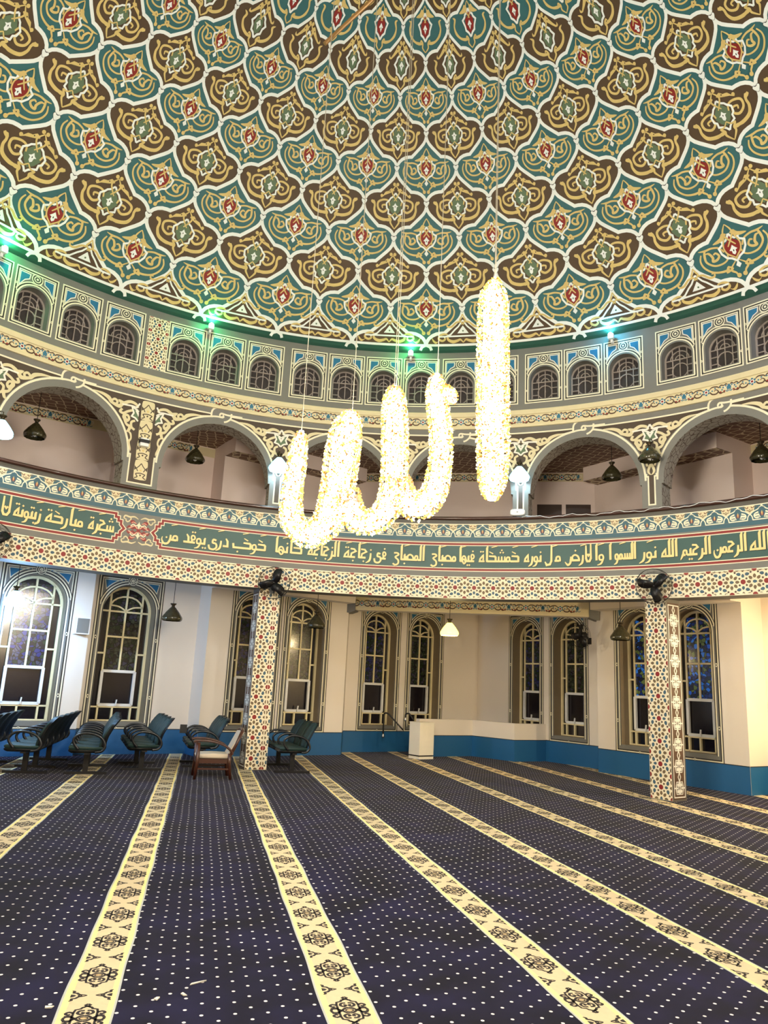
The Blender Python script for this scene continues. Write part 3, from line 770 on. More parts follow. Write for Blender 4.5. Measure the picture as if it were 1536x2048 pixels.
    if ch == 'ك':
        st([(1.35, 1.0), (.3, .95), (.14, .8), (.14, .0)], [SW * .8, SW, SW, SW]); st([(1.3, 1.75), (.6, 1.4)], [SW * .4, SW * .6]); base(-.1 if join_r else .1, 1.5); return S, D, 1.45
    if ch in 'فق':
        st(cr([(.35, .55), (.7, .7), (.65, 1.2), (.3, 1.2), (.15, .85), (.35, .5)], 4), SW * .75); base(-.1 if join_r else .1, 1.05); st([(.6, .1), (.62, .7)], SW * .9)
        D += [(.4, 1.8)] if ch == 'ف' else [(.2, 1.8), (.6, 1.8)]
        return S, D, 1.0
    return S, D, .3
NOJOIN = set('اأدذرزوLةى ')
def word_art(txt, width, marks=()):
    A = Art(); x = 0; segs = []; dots = []
    for i, ch in enumerate(txt):
        jr = i > 0 and txt[i - 1] not in NOJOIN; jl = i < len(txt) - 1 and ch not in NOJOIN
        S, D, adv = glyph(ch, jr, jl)
        segs += [([(x + a, b) for a, b in p], w) for p, w in S]; dots += [(x + a, b) for a, b in D]; x += adv
    k = .112; sx = width / (x * k) * .97; sx = max(.5, min(1.7, sx)); off = (width - x * k * sx) / 2
    def put(dx, dy, m, h):
        for p, w in segs:
            A.stroke([(-(off + a * k * sx) + dx, b * k + dy) for a, b in p], (np.array(w) * k if not np.isscalar(w) else w * k), m, h)
        for a, b in dots:
            u, v = -(off + a * k * sx) + dx, b * k + dy; r = .02
            A.poly([(u - r, v), (u, v - r), (u + r, v), (u, v + r)], m, h)
        for f in marks:
            u = -width * f + dx; A.stroke([(u + .05, .305 + dy), (u - .06, .275 + dy)], .016, m, h)
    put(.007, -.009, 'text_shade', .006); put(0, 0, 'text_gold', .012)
    return A
WORDS = [('الله', 60.75, 63.2, ()), ('الرحمن', 56.6, 60.6, ()), ('الرحيم', 52.8, 56.5, ()), ('الله', 50.4, 52.5, ()), ('نور', 47.9, 50.0, (.4,)), ('السمو', 44.6, 47.4, (.6,)), ('ا', 43.7, 44.4, ()),
         ('وا', 42.0, 43.4, (.3,)), ('Lرض', 38.1, 41.8, (.3,)), ('مثل', 35.5, 37.8, (.4,)), ('نوره', 32.7, 35.2, (.4,)), ('كمشكاة', 26.5, 32.2, (.1, .6)), ('فيها', 23.8, 26.1, (.7,)), ('مصباح', 19.9, 23.6, (.5,)),
         ('المصباح', 14.6, 19.2, (.55,)), ('في', 12.0, 13.8, ()), ('زجاجة', 7.7, 11.8, (.3, .8)), ('الزجاجة', 2.7, 7.3, (.5, .85)), ('كأنها', -1.9, 2.1, (.6,)), ('كوكب', -7.7, -2.9, (.1, .6)),
         ('دري', -10.8, -8.0, (.4,)), ('يوقد', -14.2, -11.0, (.2,)), ('من', -17.0, -14.6, (.3,)), ('شجرة', -26.2, -22.9, (.5,)), ('مباركة', -31.4, -26.6, (.1, .6)), ('زيتونة', -35.0, -31.7, (.1,)), ('L', -36.5, -35.2, ())]
ins = Acc()
for t, a, b, mk in WORDS:
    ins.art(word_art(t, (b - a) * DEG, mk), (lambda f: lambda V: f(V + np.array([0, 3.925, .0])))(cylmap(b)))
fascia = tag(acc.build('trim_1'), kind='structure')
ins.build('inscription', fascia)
# brown rail on the parapet
acc = Acc(); V = []; prof = [(0, 4.73), (.045, 4.735), (.055, 4.76), (.045, 4.79), (-.2, 4.79), (-.28, 4.73)]
n = 240
for i in range(n):
    a = 2 * PI * i / n
    for h, z in prof: V.append((CX + (R0 - h) * math.sin(a), CY + (R0 - h) * math.cos(a), z))
k = len(prof); acc.raw(V, [(i * k + j, ((i + 1) % n) * k + j, ((i + 1) % n) * k + (j + 1) % k, i * k + (j + 1) % k) for i in range(n) for j in range(k)], 'rail_brown')
tag(acc.build('trim_2', smooth=True), kind='structure')

# ---- arcade
ARCHES = [-65.2, -47.8, -30.4, -10.7, 6.5, 23.65, 40.8, 58.3, 78.0, 95.3, 112.6]
WIDE = -20.5; WIDE2 = 68.1
bays = []
edges = []
allarch = list(ARCHES)
a = ARCHES[0] - 19.7
while a > ARCHES[-1] - 360 + 12: allarch.insert(0, a); a -= 17.3
acc = Acc()
allarch.sort()
for i, c in enumerate(allarch):
    lo = (allarch[i - 1] + c) / 2 if i else None; hi = (allarch[i + 1] + c) / 2 if i < len(allarch) - 1 else None
    if lo is None: lo = (allarch[-1] - 360 + c) / 2
    if hi is None: hi = (allarch[0] + 360 + c) / 2
    arch_wall(acc, cylmap(c), (lo - c) * DEG, (hi - c) * DEG, 4.785, 6.56, [(0, .995, 4.785, 5.26, .995, 1.03)], 'grey', reveal='soffit_paint', depth=.45)
def soffit_material():
    m = bpy.data.materials.new('soffit_paint'); m.use_nodes = True; nt = m.node_tree; b = nt.nodes['Principled BSDF']; N = nt.nodes.new; Lk = nt.links.new
    tc = N('ShaderNodeTexCoord'); e = N('ShaderNodeTexVoronoi'); e.feature = 'DISTANCE_TO_EDGE'; e.inputs['Scale'].default_value = 9; Lk(tc.outputs['Object'], e.inputs['Vector'])
    r = N('ShaderNodeValToRGB'); r.color_ramp.interpolation = 'CONSTANT'; el = r.color_ramp.elements
    el[0].color = rgb(92, 72, 58); el[1].position = 0.05; el[1].color = rgb(158, 148, 132); Lk(e.outputs[0], r.inputs[0]); Lk(r.outputs[0], b.inputs['Base Color'])
    b.inputs['Roughness'].default_value = 0.6; MATS['soffit_paint'] = m
soffit_material()
# the back of the arcade wall
band(acc, -180, 180, 6.3, Z_GALL, 'gallery_plaster', R0 + .45, n=120)
# archivolts, spandrels, cornice
def arch_lines():
    A = Art(); r = 1.10; P = [(-r * math.cos(PI * i / 32), 5.30 + r * 1.0 * math.sin(PI * i / 32)) for i in range(33)]
    A.stroke(P, .036, 'line_cream', .004)
    zk = 6.455
    A.stroke(arc(0, zk, .13, 0, 360, 20)[:-1], .1, 'grey', .005, True); 
    A.stroke(arc(0, zk - .015, .035, 0, 360, 12)[:-1], .022, 'line_cream', .007, True)
    A.stroke(cr([(-.19, 6.40), (-.18, 6.50), (-.12, 6.565), (0, 6.575)], 4), .034, 'line_cream', .007)
    A.stroke(cr([(.19, 6.50), (.18, 6.40), (.12, 6.335), (.06, 6.31)], 4), .034, 'line_cream', .007)
    A.stroke(cr([(-.4, 6.345), (-.12, 6.395), (.02, 6.405), (.04, 6.44)], 4), .034, 'line_cream', .006)
    A.stroke(cr([(.4, 6.46), (.12, 6.46), (.0, 6.475), (-.03, 6.44)], 4), .034, 'line_cream', .006)
    return A
ARCHL = arch_lines()
class Wide(Art):
    def stroke(s, pts, w, m, h=0.0, closed=False):
        k = 1.4
        Art.stroke(s, pts, np.array(w) * k if not np.isscalar(w) else w * k, m, h, closed)
def vine():
    """right half of a spandrel arabesque, narrow pier; origin at the pier axis, v = height"""
    A = Wide(); c = 'frieze_cream'
    A.stroke(cr([(.84, 6.36), (.68, 6.345), (.56, 6.30), (.5, 6.23), (.42, 6.215), (.4, 6.27), (.45, 6.30), (.5, 6.26)], 4), [.008, .035, .05, .04, .03, .03, .03, .03], c, .006)
    A.stroke(cr([(.48, 6.215), (.36, 6.19), (.3, 6.25), (.18, 6.32), (.07, 6.30), (.02, 6.24)], 4), [.03, .05, .045, .04, .035, .02], c, .006)
    A.poly(cr([(.33, 6.23), (.39, 6.31), (.3, 6.3), (.25, 6.27)], 2, True), c, .006)
    A.stroke(cr([(.3, 6.16), (.33, 6.10), (.27, 6.08), (.2, 6.13), (.12, 6.17)], 4), .032, c, .006)
    A.stroke(cr([(.24, 6.1), (.25, 6.02), (.2, 5.96), (.16, 6.0), (.19, 6.06), (.25, 6.03), (.2, 5.9), (.13, 5.86), (.15, 5.78), (.19, 5.76)], 4), [.02, .05, .045, .03, .03, .035, .03, .04, .035, .01], c, .006)
    A.stroke(cr([(.05, 5.99), (.11, 5.95), (.1, 5.86), (.04, 5.82)], 4), .03, c, .006)
    A.stroke(cr([(.0, 5.60), (.03, 5.54), (.05, 5.47), (.03, 5.42), (.0, 5.40)], 4), [.03, .035, .03, .02, .006], c, .006)
    A.stroke(cr([(.0, 5.66), (.04, 5.63), (.075, 5.6), (.06, 5.56)], 3), .025, c, .006)
    A.poly([(0, 6.20), (.09, 6.20), (.11, 6.10), (.06, 6.05), (0, 6.0)], 'ornament_green', .007)
    w = 'white'
    A.stroke([(0, 6.33), (.05, 6.24), (.13, 6.25), (.31, 6.24)], .022, w, .009)
    A.stroke([(.02, 6.19), (.13, 6.23), (.09, 6.13), (.12, 6.06), (.05, 6.04), (0, 5.99)], .022, w, .009)
    A.poly([(0, 6.19), (.07, 6.18), (0, 6.07)], w, .01)
    A.disc(0, 6.155, .01, 'black_line', .011, 6)
    return A
VINE = vine()
def wide_vine():
    A = Art(); c = 'frieze_cream'; o = .17
    A.add(VINE, du=.0)
    return A
def spandrel(acc, pier, wide):
    half = 8.65 * DEG if not wide else 9.85 * DEG
    off = .155 if wide else 0.0; cx_ = half
    A = Art(); r = 1.125; n = 14
    # brown field: between the archivolt circle (centre at +-cx_) and the white top line, and the stem
    zt = 6.435
    for s in (1, -1):
        us = np.linspace(0, cx_ - .18, 22)
        for a, b in zip(us[:-1], us[1:]):
            def low(u):
                d = cx_ - u
                if d >= r: return 5.385
                return 5.30 + math.sqrt(max(0, r * r - d * d))
            if low(a) < zt:
                k = len(A.v); A.v += [(s * a, low(a), .002), (s * b, min(zt, low(b)), .002), (s * b, zt, .002), (s * a, zt, .002)]; A.f.append((k, k + 1, k + 2, k + 3)); A.m.append('spandrel_brown')
    sw = .055 if not wide else .215; sb = 4.86
    A.rect(-sw, sb, sw, 5.40, 'spandrel_brown', .002, 1, 3)
    e = cx_ - 1.1
    for s in (1, -1):
        A.stroke([(s * e, 5.42), (s * e, 5.37), (s * sw, 5.37), (s * sw, sb), (0, sb)], .026, 'line_cream', .005)
    us = np.linspace(-cx_ + .17, cx_ - .17, 26)
    A.stroke([(u, zt + .004) for u in us], .028, 'line_cream', .005)
    if not wide:
        A.add(VINE); A.add(VINE, su=-1)
    else:
        h = Art()
        keep = Art()
        for f, m in zip(VINE.f, VINE.m):
            cu = np.mean([VINE.v[i][0] for i in f]); cz = np.mean([VINE.v[i][1] for i in f])
            if cz < 5.7: continue
            k = len(keep.v); keep.v += [VINE.v[i] for i in f]; keep.f.append(tuple(range(k, k + len(f)))); keep.m.append(m)
        A.add(keep, du=off); A.add(keep, du=-off, su=-1)
        for s in (1, -1):
            A.stroke(cr([(s * .32, 5.78), (s * .26, 5.74), (s * .24, 5.65), (s * .27, 5.58), (s * .235, 5.47), (s * .225, 5.42)], 4), [.02, .035, .03, .04, .03, .006], 'frieze_cream', .006)
        A.rect(-.14, 4.9, .14, 6.42, 'spandrel_brown', .008, 1, 8)
        for i in range(4):
            z = 4.93 + .37 * i
            P = cr([(-.08, z), (-.115, z + .05), (-.115, z + .3), (-.08, z + .36), (.08, z + .36), (.115, z + .3), (.115, z + .05), (.08, z)], 2, True)
            A.poly(P, 'frieze_cream', .0095)
            for s in (1, -1):
                A.stroke(cr([(0, z + .3), (s * .04, z + .24), (s * .075, z + .2), (s * .05, z + .15)], 3), .016, 'spandrel_brown', .011)
                A.stroke(cr([(s * .1, z + .02), (s * .05, z + .05), (s * .08, z + .1), (0, z + .12)], 3), .018, 'spandrel_brown', .011)
                A.poly([(s * .115, z + .16), (s * .07, z + .2), (s * .115, z + .25)], 'spandrel_brown', .011)
            A.disc(0, z + .17, .02, 'gold', .012, 6); A.poly([(0, z + .06), (.02, z + .08), (0, z + .1), (-.02, z + .08)], 'spandrel_brown', .011)
    acc.art(A, cylmap(pier))
piers = [(ARCHES[i] + ARCHES[i + 1]) / 2 for i in range(len(ARCHES) - 1)]
for c in ARCHES: acc.art(ARCHL, cylmap(c))
for p in piers: spandrel(acc, p, min(abs(p - WIDE), abs(p - WIDE2)) < 3)
# cornice mouldings and frieze
for (z0, r0_), (z1, r1_) in zip([(6.555, 0), (6.56, .03), (6.60, .035), (6.61, .02), (6.80, .02), (6.81, .04), (6.88, .05), (6.90, .045), (6.905, 0)][:-1], [(6.56, .03), (6.60, .035), (6.61, .02), (6.80, .02), (6.81, .04), (6.88, .05), (6.90, .045), (6.905, 0)]):
    band(acc, -180, 180, z0, z1, 'frieze_cream', R0 - r0_, R0 - r1_, n=180)
for i in range(34): acc.art(FR, (lambda f: lambda V: f(V + np.array([0, 6.705, .022])))(cylmap(-70.15 + 5.52 * i)))
arcade = tag(acc.build('wall_arcade'), kind='structure')

# ---- drum windows
WIN = []
for c, d in ((-65.2, 5.75), (-47.8, 5.75), (-30.7, 5.75), (-10.85, 5.6), (6.6, 5.55), (23.4, 5.75), (40.85, 5.5), (58.8, 5.55), (78.4, 5.6), (95.6, 5.6), (112.9, 5.6)):
    WIN += [c - d, c, c + d]
def drum_frame():
    A = Art(); ho, zb, zt = .35, 7.045, 8.06; oh, spring, sill = .275, 7.52, 7.12; k = 16
    for d, m, wd in ((0, 'line_cream', .022), (.022, 'black_line', .018)):
        A.stroke([(-ho + d, zb + d), (-ho + d, zt - d), (ho - d, zt - d), (ho - d, zb + d)], wd, m, .004, True)
    d = .044; A.stroke([(-ho + d, 7.62), (-ho + d, zt - d), (ho - d, zt - d), (ho - d, 7.62)], .02, 'line_cream', .0045)
    A.stroke([(-ho + .044, zb + .044), (ho - .044, zb + .044)], .022, 'line_cream', .0045)
    r = oh + .028; A.stroke([(-r, sill - .03)] + [(-r * math.cos(PI * i / k), spring + r * math.sin(PI * i / k)) for i in range(k + 1)] + [(r, sill - .03)], .024, 'line_cream', .005)
    for d, m, wd in ((.05, 'black_line', .016), (.072, 'line_cream', .02)):
        r = oh + d; A.stroke([(r * math.cos(t), spring + r * math.sin(t)) for t in np.linspace(math.radians(22), math.radians(158), 18)], wd, m, .0048)
    for s in (1, -1):
        q = [(s * .285, 7.985), (s * .12, 7.985), (s * .13, 7.90), (s * .2, 7.86), (s * .285, 7.74)]
        A.poly(q, 'blue_patch', .004); A.stroke(q, .016, 'white', .006, True)
        for z in (7.3, 7.75): A.disc(s * (ho - .018), z, .022, 'line_cream', .006, 8, .015); A.disc(s * (ho - .018), z, .008, 'black_line', .007, 5)
    A.disc(0, zb + .018, .014, 'line_cream', .006, 8, .024); A.disc(0, zb + .018, .007, 'black_line', .007, 5)
    zk = 7.945
    A.disc(0, zk, .1, 'grey', .006, 18)
    for r, m, wd in ((.088, 'line_cream', .016), (.07, 'black_line', .014), (.05, 'line_cream', .016), (.032, 'black_line', .012)):
        A.stroke(arc(0, zk, r, 0, 350, 20), wd, m, .007, True)
    A.disc(0, zk, .02, 'line_cream', .008, 8)
    for s in (1, -1):
        A.stroke(cr([(-s * .09, zk), (-s * .05, zk + s * .085), (s * .1, zk + s * .095)], 3), .015, 'line_cream', .008)
    return A
DF = drum_frame()
def clip_art(A, u0, u1, v0, v1):
    O = Art()
    for f, m in zip(A.f, A.m):
        P = [A.v[i] for i in f]
        for ax, lim, sg in ((0, u0, 1), (0, u1, -1), (1, v0, 1), (1, v1, -1)):
            Q = []
            for a, b in zip(P, P[1:] + P[:1]):
                ia, ib = sg * (a[ax] - lim) >= 0, sg * (b[ax] - lim) >= 0
                if ia: Q.append(a)
                if ia != ib:
                    t = (lim - a[ax]) / (b[ax] - a[ax]); Q.append(tuple(a[k] + t * (b[k] - a[k]) for k in range(3)))
            P = Q
            if len(P) < 3: break
        if len(P) >= 3: k = len(O.v); O.v += P; O.f.append(tuple(range(k, k + len(P)))); O.m.append(m)
    return O
def star_field(u0, u1, v0, v1, ou=0.0, ov=0.0, sc=1.0):
    """upright star pattern filling a rectangle"""
    A = Art(); A.rect(u0, v0, u1, v1, 'pattern_cream', .001, 6, 1)
    S = Art(); p, H = .3567 * sc, .41 * sc
    for i in range(-3, 4):
        for j in range(int((v0 - ov) / p) - 2, int((v1 - ov) / p) + 3):
            S.add(STAR, du=ou + i * H, dv=ov + j * p, su=sc, sv=sc, rot=PI / 2)
    c = clip_art(S, u0 + .004, u1 - .004, v0 + .004, v1 - .004); A.add(c)
    return A
acc = Acc()
def inwin(a): return any(abs(a - w_) < 2.5 for w_ in WIN)
WIN.sort(); bounds = [-180]
segs = []
prev = WIN[0] - 3
band(acc, WIN[-1] + 2.8, 360 + WIN[0] - 2.8, 6.56, Z_COR, 'grey', n=100)
for i, a in enumerate(WIN):
    lo = (WIN[i - 1] + a) / 2 if i else a - 2.8; hi = (WIN[i + 1] + a) / 2 if i < len(WIN) - 1 else a + 2.8
    arch_wall(acc, cylmap(a), (lo - a) * DEG, (hi - a) * DEG, 6.56, Z_COR, [(0, .265, 7.12, 7.52, .265, 0)], 'grey', depth=.2)
    acc.art(DF, cylmap(a))
for pc in (WIDE, WIDE2): acc.art(star_field(-.2, .2, 7.04, 8.06, 0, 7.37, .78), cylmap(pc + .1))
drum = tag(acc.build('wall_drum'), kind='structure')
for i, a in enumerate(WIN):
    mp = cylmap(a); ac = Acc(); A = Art(); dp = -.17; m = 'lattice_grey'; k = 14
    e, sp, si, top = .25, 7.52, 7.13, 7.775
    def st(p, w_=.02, h=dp): A.stroke(p, w_, m, h); 
    st([(-e, si)] + [(-e * math.cos(PI * j / k), sp + e * math.sin(PI * j / k)) for j in range(k + 1)] + [(e, si), (-e, si)], .03)
    for u in (-.125, 0, .125): st([(u, si), (u, sp + math.sqrt(e * e - u * u))], .017)
    st([(-e, sp + .0), (e, sp + .0)]); 
    for u0, u1 in ((-e, -.125), (.125, e)):
        for z in (7.26, 7.39): st([(u0, z), (u1, z)], .017)
    st(arc(0, 7.31, .135, 0, 350, 18), .017); st([(-.16 * math.cos(PI * j / 10), sp + .0 + .16 * math.sin(PI * j / 10)) for j in range(11)], .017)
    st([(-.08 * math.cos(PI * j / 8), sp + .0 + .08 * math.sin(PI * j / 8)) for j in range(9)], .014)
    ac.art(A, mp); B = Art()
    for f, mm in zip(A.f, A.m):                                    # give the bars thickness
        k_ = len(B.v); B.v += [A.v[q] for q in f] + [(A.v[q][0], A.v[q][1], A.v[q][2] - .03) for q in f]; nf = len(f)
        for q in range(nf): B.f.append((k_ + q, k_ + (q + 1) % nf, k_ + nf + (q + 1) % nf, k_ + nf + q)); B.m.append(mm)
    ac.art(B, mp)
    wn = tag(ac.build('window_%d' % (20 + i)), kind='structure')
    ac = Acc(); B = Art(); B.rect(-.27, 7.1, .27, 7.8, 'upper_pane', dp - .025, 2, 1); ac.art(B, mp); ac.build('pane', wn)

# ---- ledge and dome
acc = Acc()
band(acc, -180, 180, Z_COR, Z_COR + .01, 'ledge_green', R0, R0 - .12, n=180); band(acc, -180, 180, Z_COR + .01, Z_COR + .04, 'ledge_green', R0 - .12, R0 - .25, n=180)
tag(acc.build('trim_3'), kind='structure')
PX, PY = 1.35 / 654, 1.25 / 740                                    # ornament sketched on a 654 x 740 grid
def P(*pts): return [(a * PX, b * PY) for a, b in pts]
LOW = [(0, 0), (.012, .10), (.04, .19), (.085, .265), (.14, .315), (.20, .335), (.25, .338), (.268, .375), (.30, .43), (.344, .51), (.40, .61), (.45, .71), (.48, .80), (.496, .89), (.5, 1)]
def lowx(t): return float(np.interp(t, [b for a, b in LOW], [a for a, b in LOW]))
def bx(y): return lowx(2 * y) if y <= .5 else .5 - lowx(2 * y - 1)
def ground(m, y0=0.0):
    A = Art(); ys = sorted(set([y0] + [b / 2 for a, b in LOW if b / 2 >= y0] + [.5 + b / 2 for a, b in LOW]))
    for a, b in zip(ys[:-1], ys[1:]):
        ba, bb = bx(a), bx(b); nx = 6
        for i in range(nx):
            f0, f1 = -1 + 2 * i / nx, -1 + 2 * (i + 1) / nx; k = len(A.v)
            A.v += [(f0 * ba * 1.35, a * 1.25, 0), (f1 * ba * 1.35, a * 1.25, 0), (f1 * bb * 1.35, b * 1.25, 0), (f0 * bb * 1.35, b * 1.25, 0)]
            A.f.append((k, k + 1, k + 2, k + 3)); A.m.append(m)
    return A
def lattice(heart=True):
    A = Art()
    for s in (1, -1): A.stroke([(s * a * 1.35, b / 2 * 1.25) for a, b in LOW], .06, 'dome_white', .004)
    if not heart:
        for s in (1, -1): A.stroke(cr([(0, 0), (s * .07, -.03), (s * .1, -.09)], 3), .05, 'dome_white', .004)
        return A
    hp = cr([(0, -.055), (.045, -.01), (.06, .03), (.035, .05), (0, .035), (-.035, .05), (-.06, .03), (-.045, -.01)], 3, True)
    A.poly([(a * 1.12, b * 1.12) for a, b in hp], 'black_line', .005); A.poly(hp, 'dome_white', .007); A.stroke(arc(0, .06, .028, 200, 340, 6), .008, 'black_line', .0085)
    return A
LAT = lattice(); LAT0 = lattice(False)
class Bold(Art):
    def stroke(s, pts, w, m, h=0.0, closed=False):
        k = 1.12 if m == 'gold' else 1.05
        Art.stroke(s, pts, np.array(w) * k if not np.isscalar(w) else w * k, m, h, closed)
def half(fn):
    A = Art(); h = Bold(); fn(h); A.add(h); A.add(h, su=-1); return A
G, Wt = 'gold', 'dome_white'
def teal_big(h):
    h.stroke(cr(P((0, 588), (26, 540), (34, 500), (18, 465), (-10, 420), (-30, 390)), 4), [.012, .022, .026, .024, .02, .014], G, .012)
    h.poly(cr(P((14, 505), (45, 520), (70, 488), (132, 458), (90, 448), (45, 462), (22, 490)), 3, True), G, .006)
    h.poly(P((0, 480), (22, 440), (40, 425), (58, 408), (72, 385), (62, 345), (38, 295), (0, 265)), 'red', .005)
    h.stroke(P((0, 500), (16, 468), (34, 448), (62, 446), (60, 428), (98, 402), (90, 350), (62, 300), (30, 284), (0, 250)), .03, Wt, .008)
    h.poly(P((0, 252), (20, 215), (0, 188)), Wt, .008)
    h.poly(P((0, 395), (14, 372), (30, 352), (14, 345), (14, 322), (0, 306)), Wt, .009); h.disc(0, 345 * PY, .016, 'black_line', .01, 8, .009)
    h.stroke(cr(P((40, 470), (62, 400), (52, 340), (20, 300), (-8, 270)), 4), .02, G, .011)
    h.stroke(cr(P((60, 205), (120, 200), (190, 225), (240, 285), (255, 350), (238, 405)), 4), [.03, .03, .026, .026, .024, .02], G, .006)
    h.stroke(cr(P((52, 330), (62, 290), (105, 268), (165, 275), (212, 325), (215, 380), (205, 425)), 4), [.022, .022, .024, .026, .028, .034, .03], G, .007)
    h.stroke(cr(P((70, 360), (95, 410), (150, 432), (200, 430), (250, 440)), 4), [.022, .024, .026, .03, .008], G, .008)
    h.stroke(cr(P((205, 400), (180, 395), (160, 350), (165, 318), (135, 318), (112, 345), (130, 378), (150, 370)), 4), [.012, .03, .036, .036, .034, .03, .026, .02], G, .007)
    h.poly(cr(P((40, 200), (75, 235), (95, 205), (100, 175), (70, 180)), 2, True), G, .009); h.disc(68 * PX, 205 * PY, .011, 'brown', .01, 6)
    h.stroke(cr(P((12, 255), (50, 215), (60, 185), (35, 155), (30, 130)), 4), [.012, .022, .03, .024, .022], G, .0095); h.disc(22 * PX, 126 * PY, .034, G, .01, 10)
def teal_small(h):
    h.stroke(cr(P((0, 600), (28, 545), (34, 500), (15, 460), (-12, 420)), 4), [.012, .026, .03, .026, .014], G, .012)
    h.poly(cr(P((14, 520), (50, 560), (80, 520), (135, 480), (95, 470), (45, 480)), 3, True), G, .006)
    h.poly(P((0, 490), (24, 445), (58, 408), (58, 330), (30, 290), (0, 260)), 'red', .005)
    h.stroke(P((0, 520), (20, 480), (55, 455), (62, 430), (95, 400), (66, 335), (60, 295), (28, 270), (0, 225)), .04, Wt, .008)
    h.poly(P((0, 400), (30, 352), (16, 345), (0, 300)), Wt, .009); h.disc(0, 345 * PY, .018, 'black_line', .01, 8, .01)
    h.stroke(cr(P((30, 205), (90, 205), (150, 225), (205, 280), (225, 350), (210, 420), (240, 440)), 4), [.03, .05, .036, .05, .034, .05, .008], G, .006)
    h.stroke(cr(P((0, 110), (40, 160), (36, 205), (60, 235), (75, 205)), 4), [.014, .03, .03, .03, .01], G, .01)
def brown_big(h):
    h.stroke(cr(P((0, 560), (30, 515), (36, 480), (10, 430), (-15, 395)), 4), [.012, .024, .026, .022, .014], G, .012)
    h.disc(18 * PX, 572 * PY, .032, G, .01, 10)
    h.poly(cr(P((16, 510), (50, 530), (75, 500), (110, 490), (140, 440), (158, 455), (150, 425), (118, 452), (60, 478), (30, 495)), 2, True), G, .006); h.disc(62 * PX, 500 * PY, .012, 'brown', .008, 6)
    h.disc(147 * PX, 447 * PY, .03, G, .007, 10)
    h.poly(P((0, 455), (30, 420), (60, 375), (68, 330), (40, 275), (0, 235)), 'ornament_green', .005)
    h.stroke(P((0, 480), (28, 440), (50, 425), (70, 390)), .03, Wt, .008); h.stroke(P((62, 405), (92, 370), (88, 320), (68, 300), (70, 262), (40, 245), (18, 225), (0, 195)), .03, Wt, .008)
    h.poly(P((0, 375), (14, 350), (32, 340), (16, 330), (14, 300), (0, 285)), Wt, .009); h.disc(0, 335 * PY, .014, 'black_line', .01, 8, .008)
    h.stroke(cr(P((40, 205), (110, 195), (185, 225), (215, 290), (215, 350), (250, 395)), 4), [.03, .05, .05, .04, .036, .02], G, .006)
    h.poly(cr(P((205, 350), (222, 395), (258, 385), (240, 360)), 2, True), G, .007)
    h.stroke(cr(P((58, 345), (75, 395), (125, 405), (180, 375), (175, 310), (125, 275), (85, 305), (95, 350), (135, 345), (130, 315)), 4), [.022, .028, .032, .036, .036, .036, .034, .03, .026, .02], G, .007)
    h.stroke(cr(P((0, 100), (42, 165), (40, 200), (62, 235), (30, 240), (0, 275)), 4), [.014, .032, .034, .03, .022, .014], G, .01)
    h.poly(cr(P((45, 190), (70, 215), (100, 190), (65, 178)), 2, True), G, .0105)
def brown_small(h):
    h.stroke(cr(P((0, 575), (28, 530), (40, 480), (12, 430), (-15, 395)), 4), [.012, .03, .034, .026, .016], G, .012); h.disc(20 * PX, 582 * PY, .036, G, .01, 10)
    h.poly(cr(P((16, 510), (55, 560), (85, 510), (150, 420), (165, 450), (175, 415), (140, 405), (60, 480)), 2, True), G, .006); h.disc(66 * PX, 512 * PY, .014, 'brown', .008, 6)
    h.poly(P((0, 455), (40, 400), (55, 340), (36, 270), (0, 235)), 'ornament_green', .005)
    h.stroke(P((0, 500), (26, 450), (58, 420), (66, 390), (92, 350), (66, 310), (60, 260), (28, 240), (0, 195)), .04, Wt, .008)
    h.poly(P((0, 390), (32, 340), (16, 330), (0, 280)), Wt, .009); h.disc(0, 335 * PY, .016, 'black_line', .01, 8, .009)
    h.stroke(cr(P((30, 185), (100, 195), (165, 240), (195, 310), (180, 370), (215, 400)), 4), [.03, .05, .05, .04, .05, .008], G, .006)
    h.stroke(cr(P((0, 95), (44, 150), (42, 195), (66, 225), (80, 195)), 4), [.016, .036, .036, .03, .01], G, .01)
def tri_art(h):                                                    # half cells over the ledge; origin stays at the cell's own foot (y 370 = the ledge)
    h.stroke(cr(P((0, 690), (14, 650), (24, 620), (-12, 580)), 4), [.01, .024, .026, .014], G, .012)
    h.stroke(cr(P((26, 610), (60, 600), (100, 560), (135, 560), (140, 585), (120, 588)), 4), [.024, .03, .034, .026, .02, .016], G, .006)
    h.stroke(P((0, 625), (40, 560), (70, 530), (110, 480), (170, 450)), .026, Wt, .009); h.stroke(P((-5, 462), (215, 458)), .026, Wt, .01)
    h.poly(P((0, 570), (50, 490), (0, 490)), Wt, .008); h.disc(0, 515 * PY, .016, 'ornament_green', .009, 6)
    h.stroke(cr(P((0, 395), (24, 425), (50, 415), (90, 405), (130, 425), (135, 455), (105, 470)), 4), [.012, .03, .04, .05, .04, .03, .016], G, .006)
    h.stroke(cr(P((135, 480), (170, 485), (205, 470), (215, 435), (185, 415), (160, 430), (165, 455)), 4), [.016, .03, .032, .034, .034, .03, .016], G, .007)
    h.poly(cr(P((205, 425), (228, 405), (250, 415), (275, 445), (268, 410), (240, 385)), 2, True), G, .0075)
AT, AB = half(teal_big), half(brown_big); AT2, AB2 = half(teal_small), half(brown_small); ATRI = half(tri_art)
GT, GB, GTRI = ground('teal'), ground('brown'), ground('brown', .5)
acc = Acc()
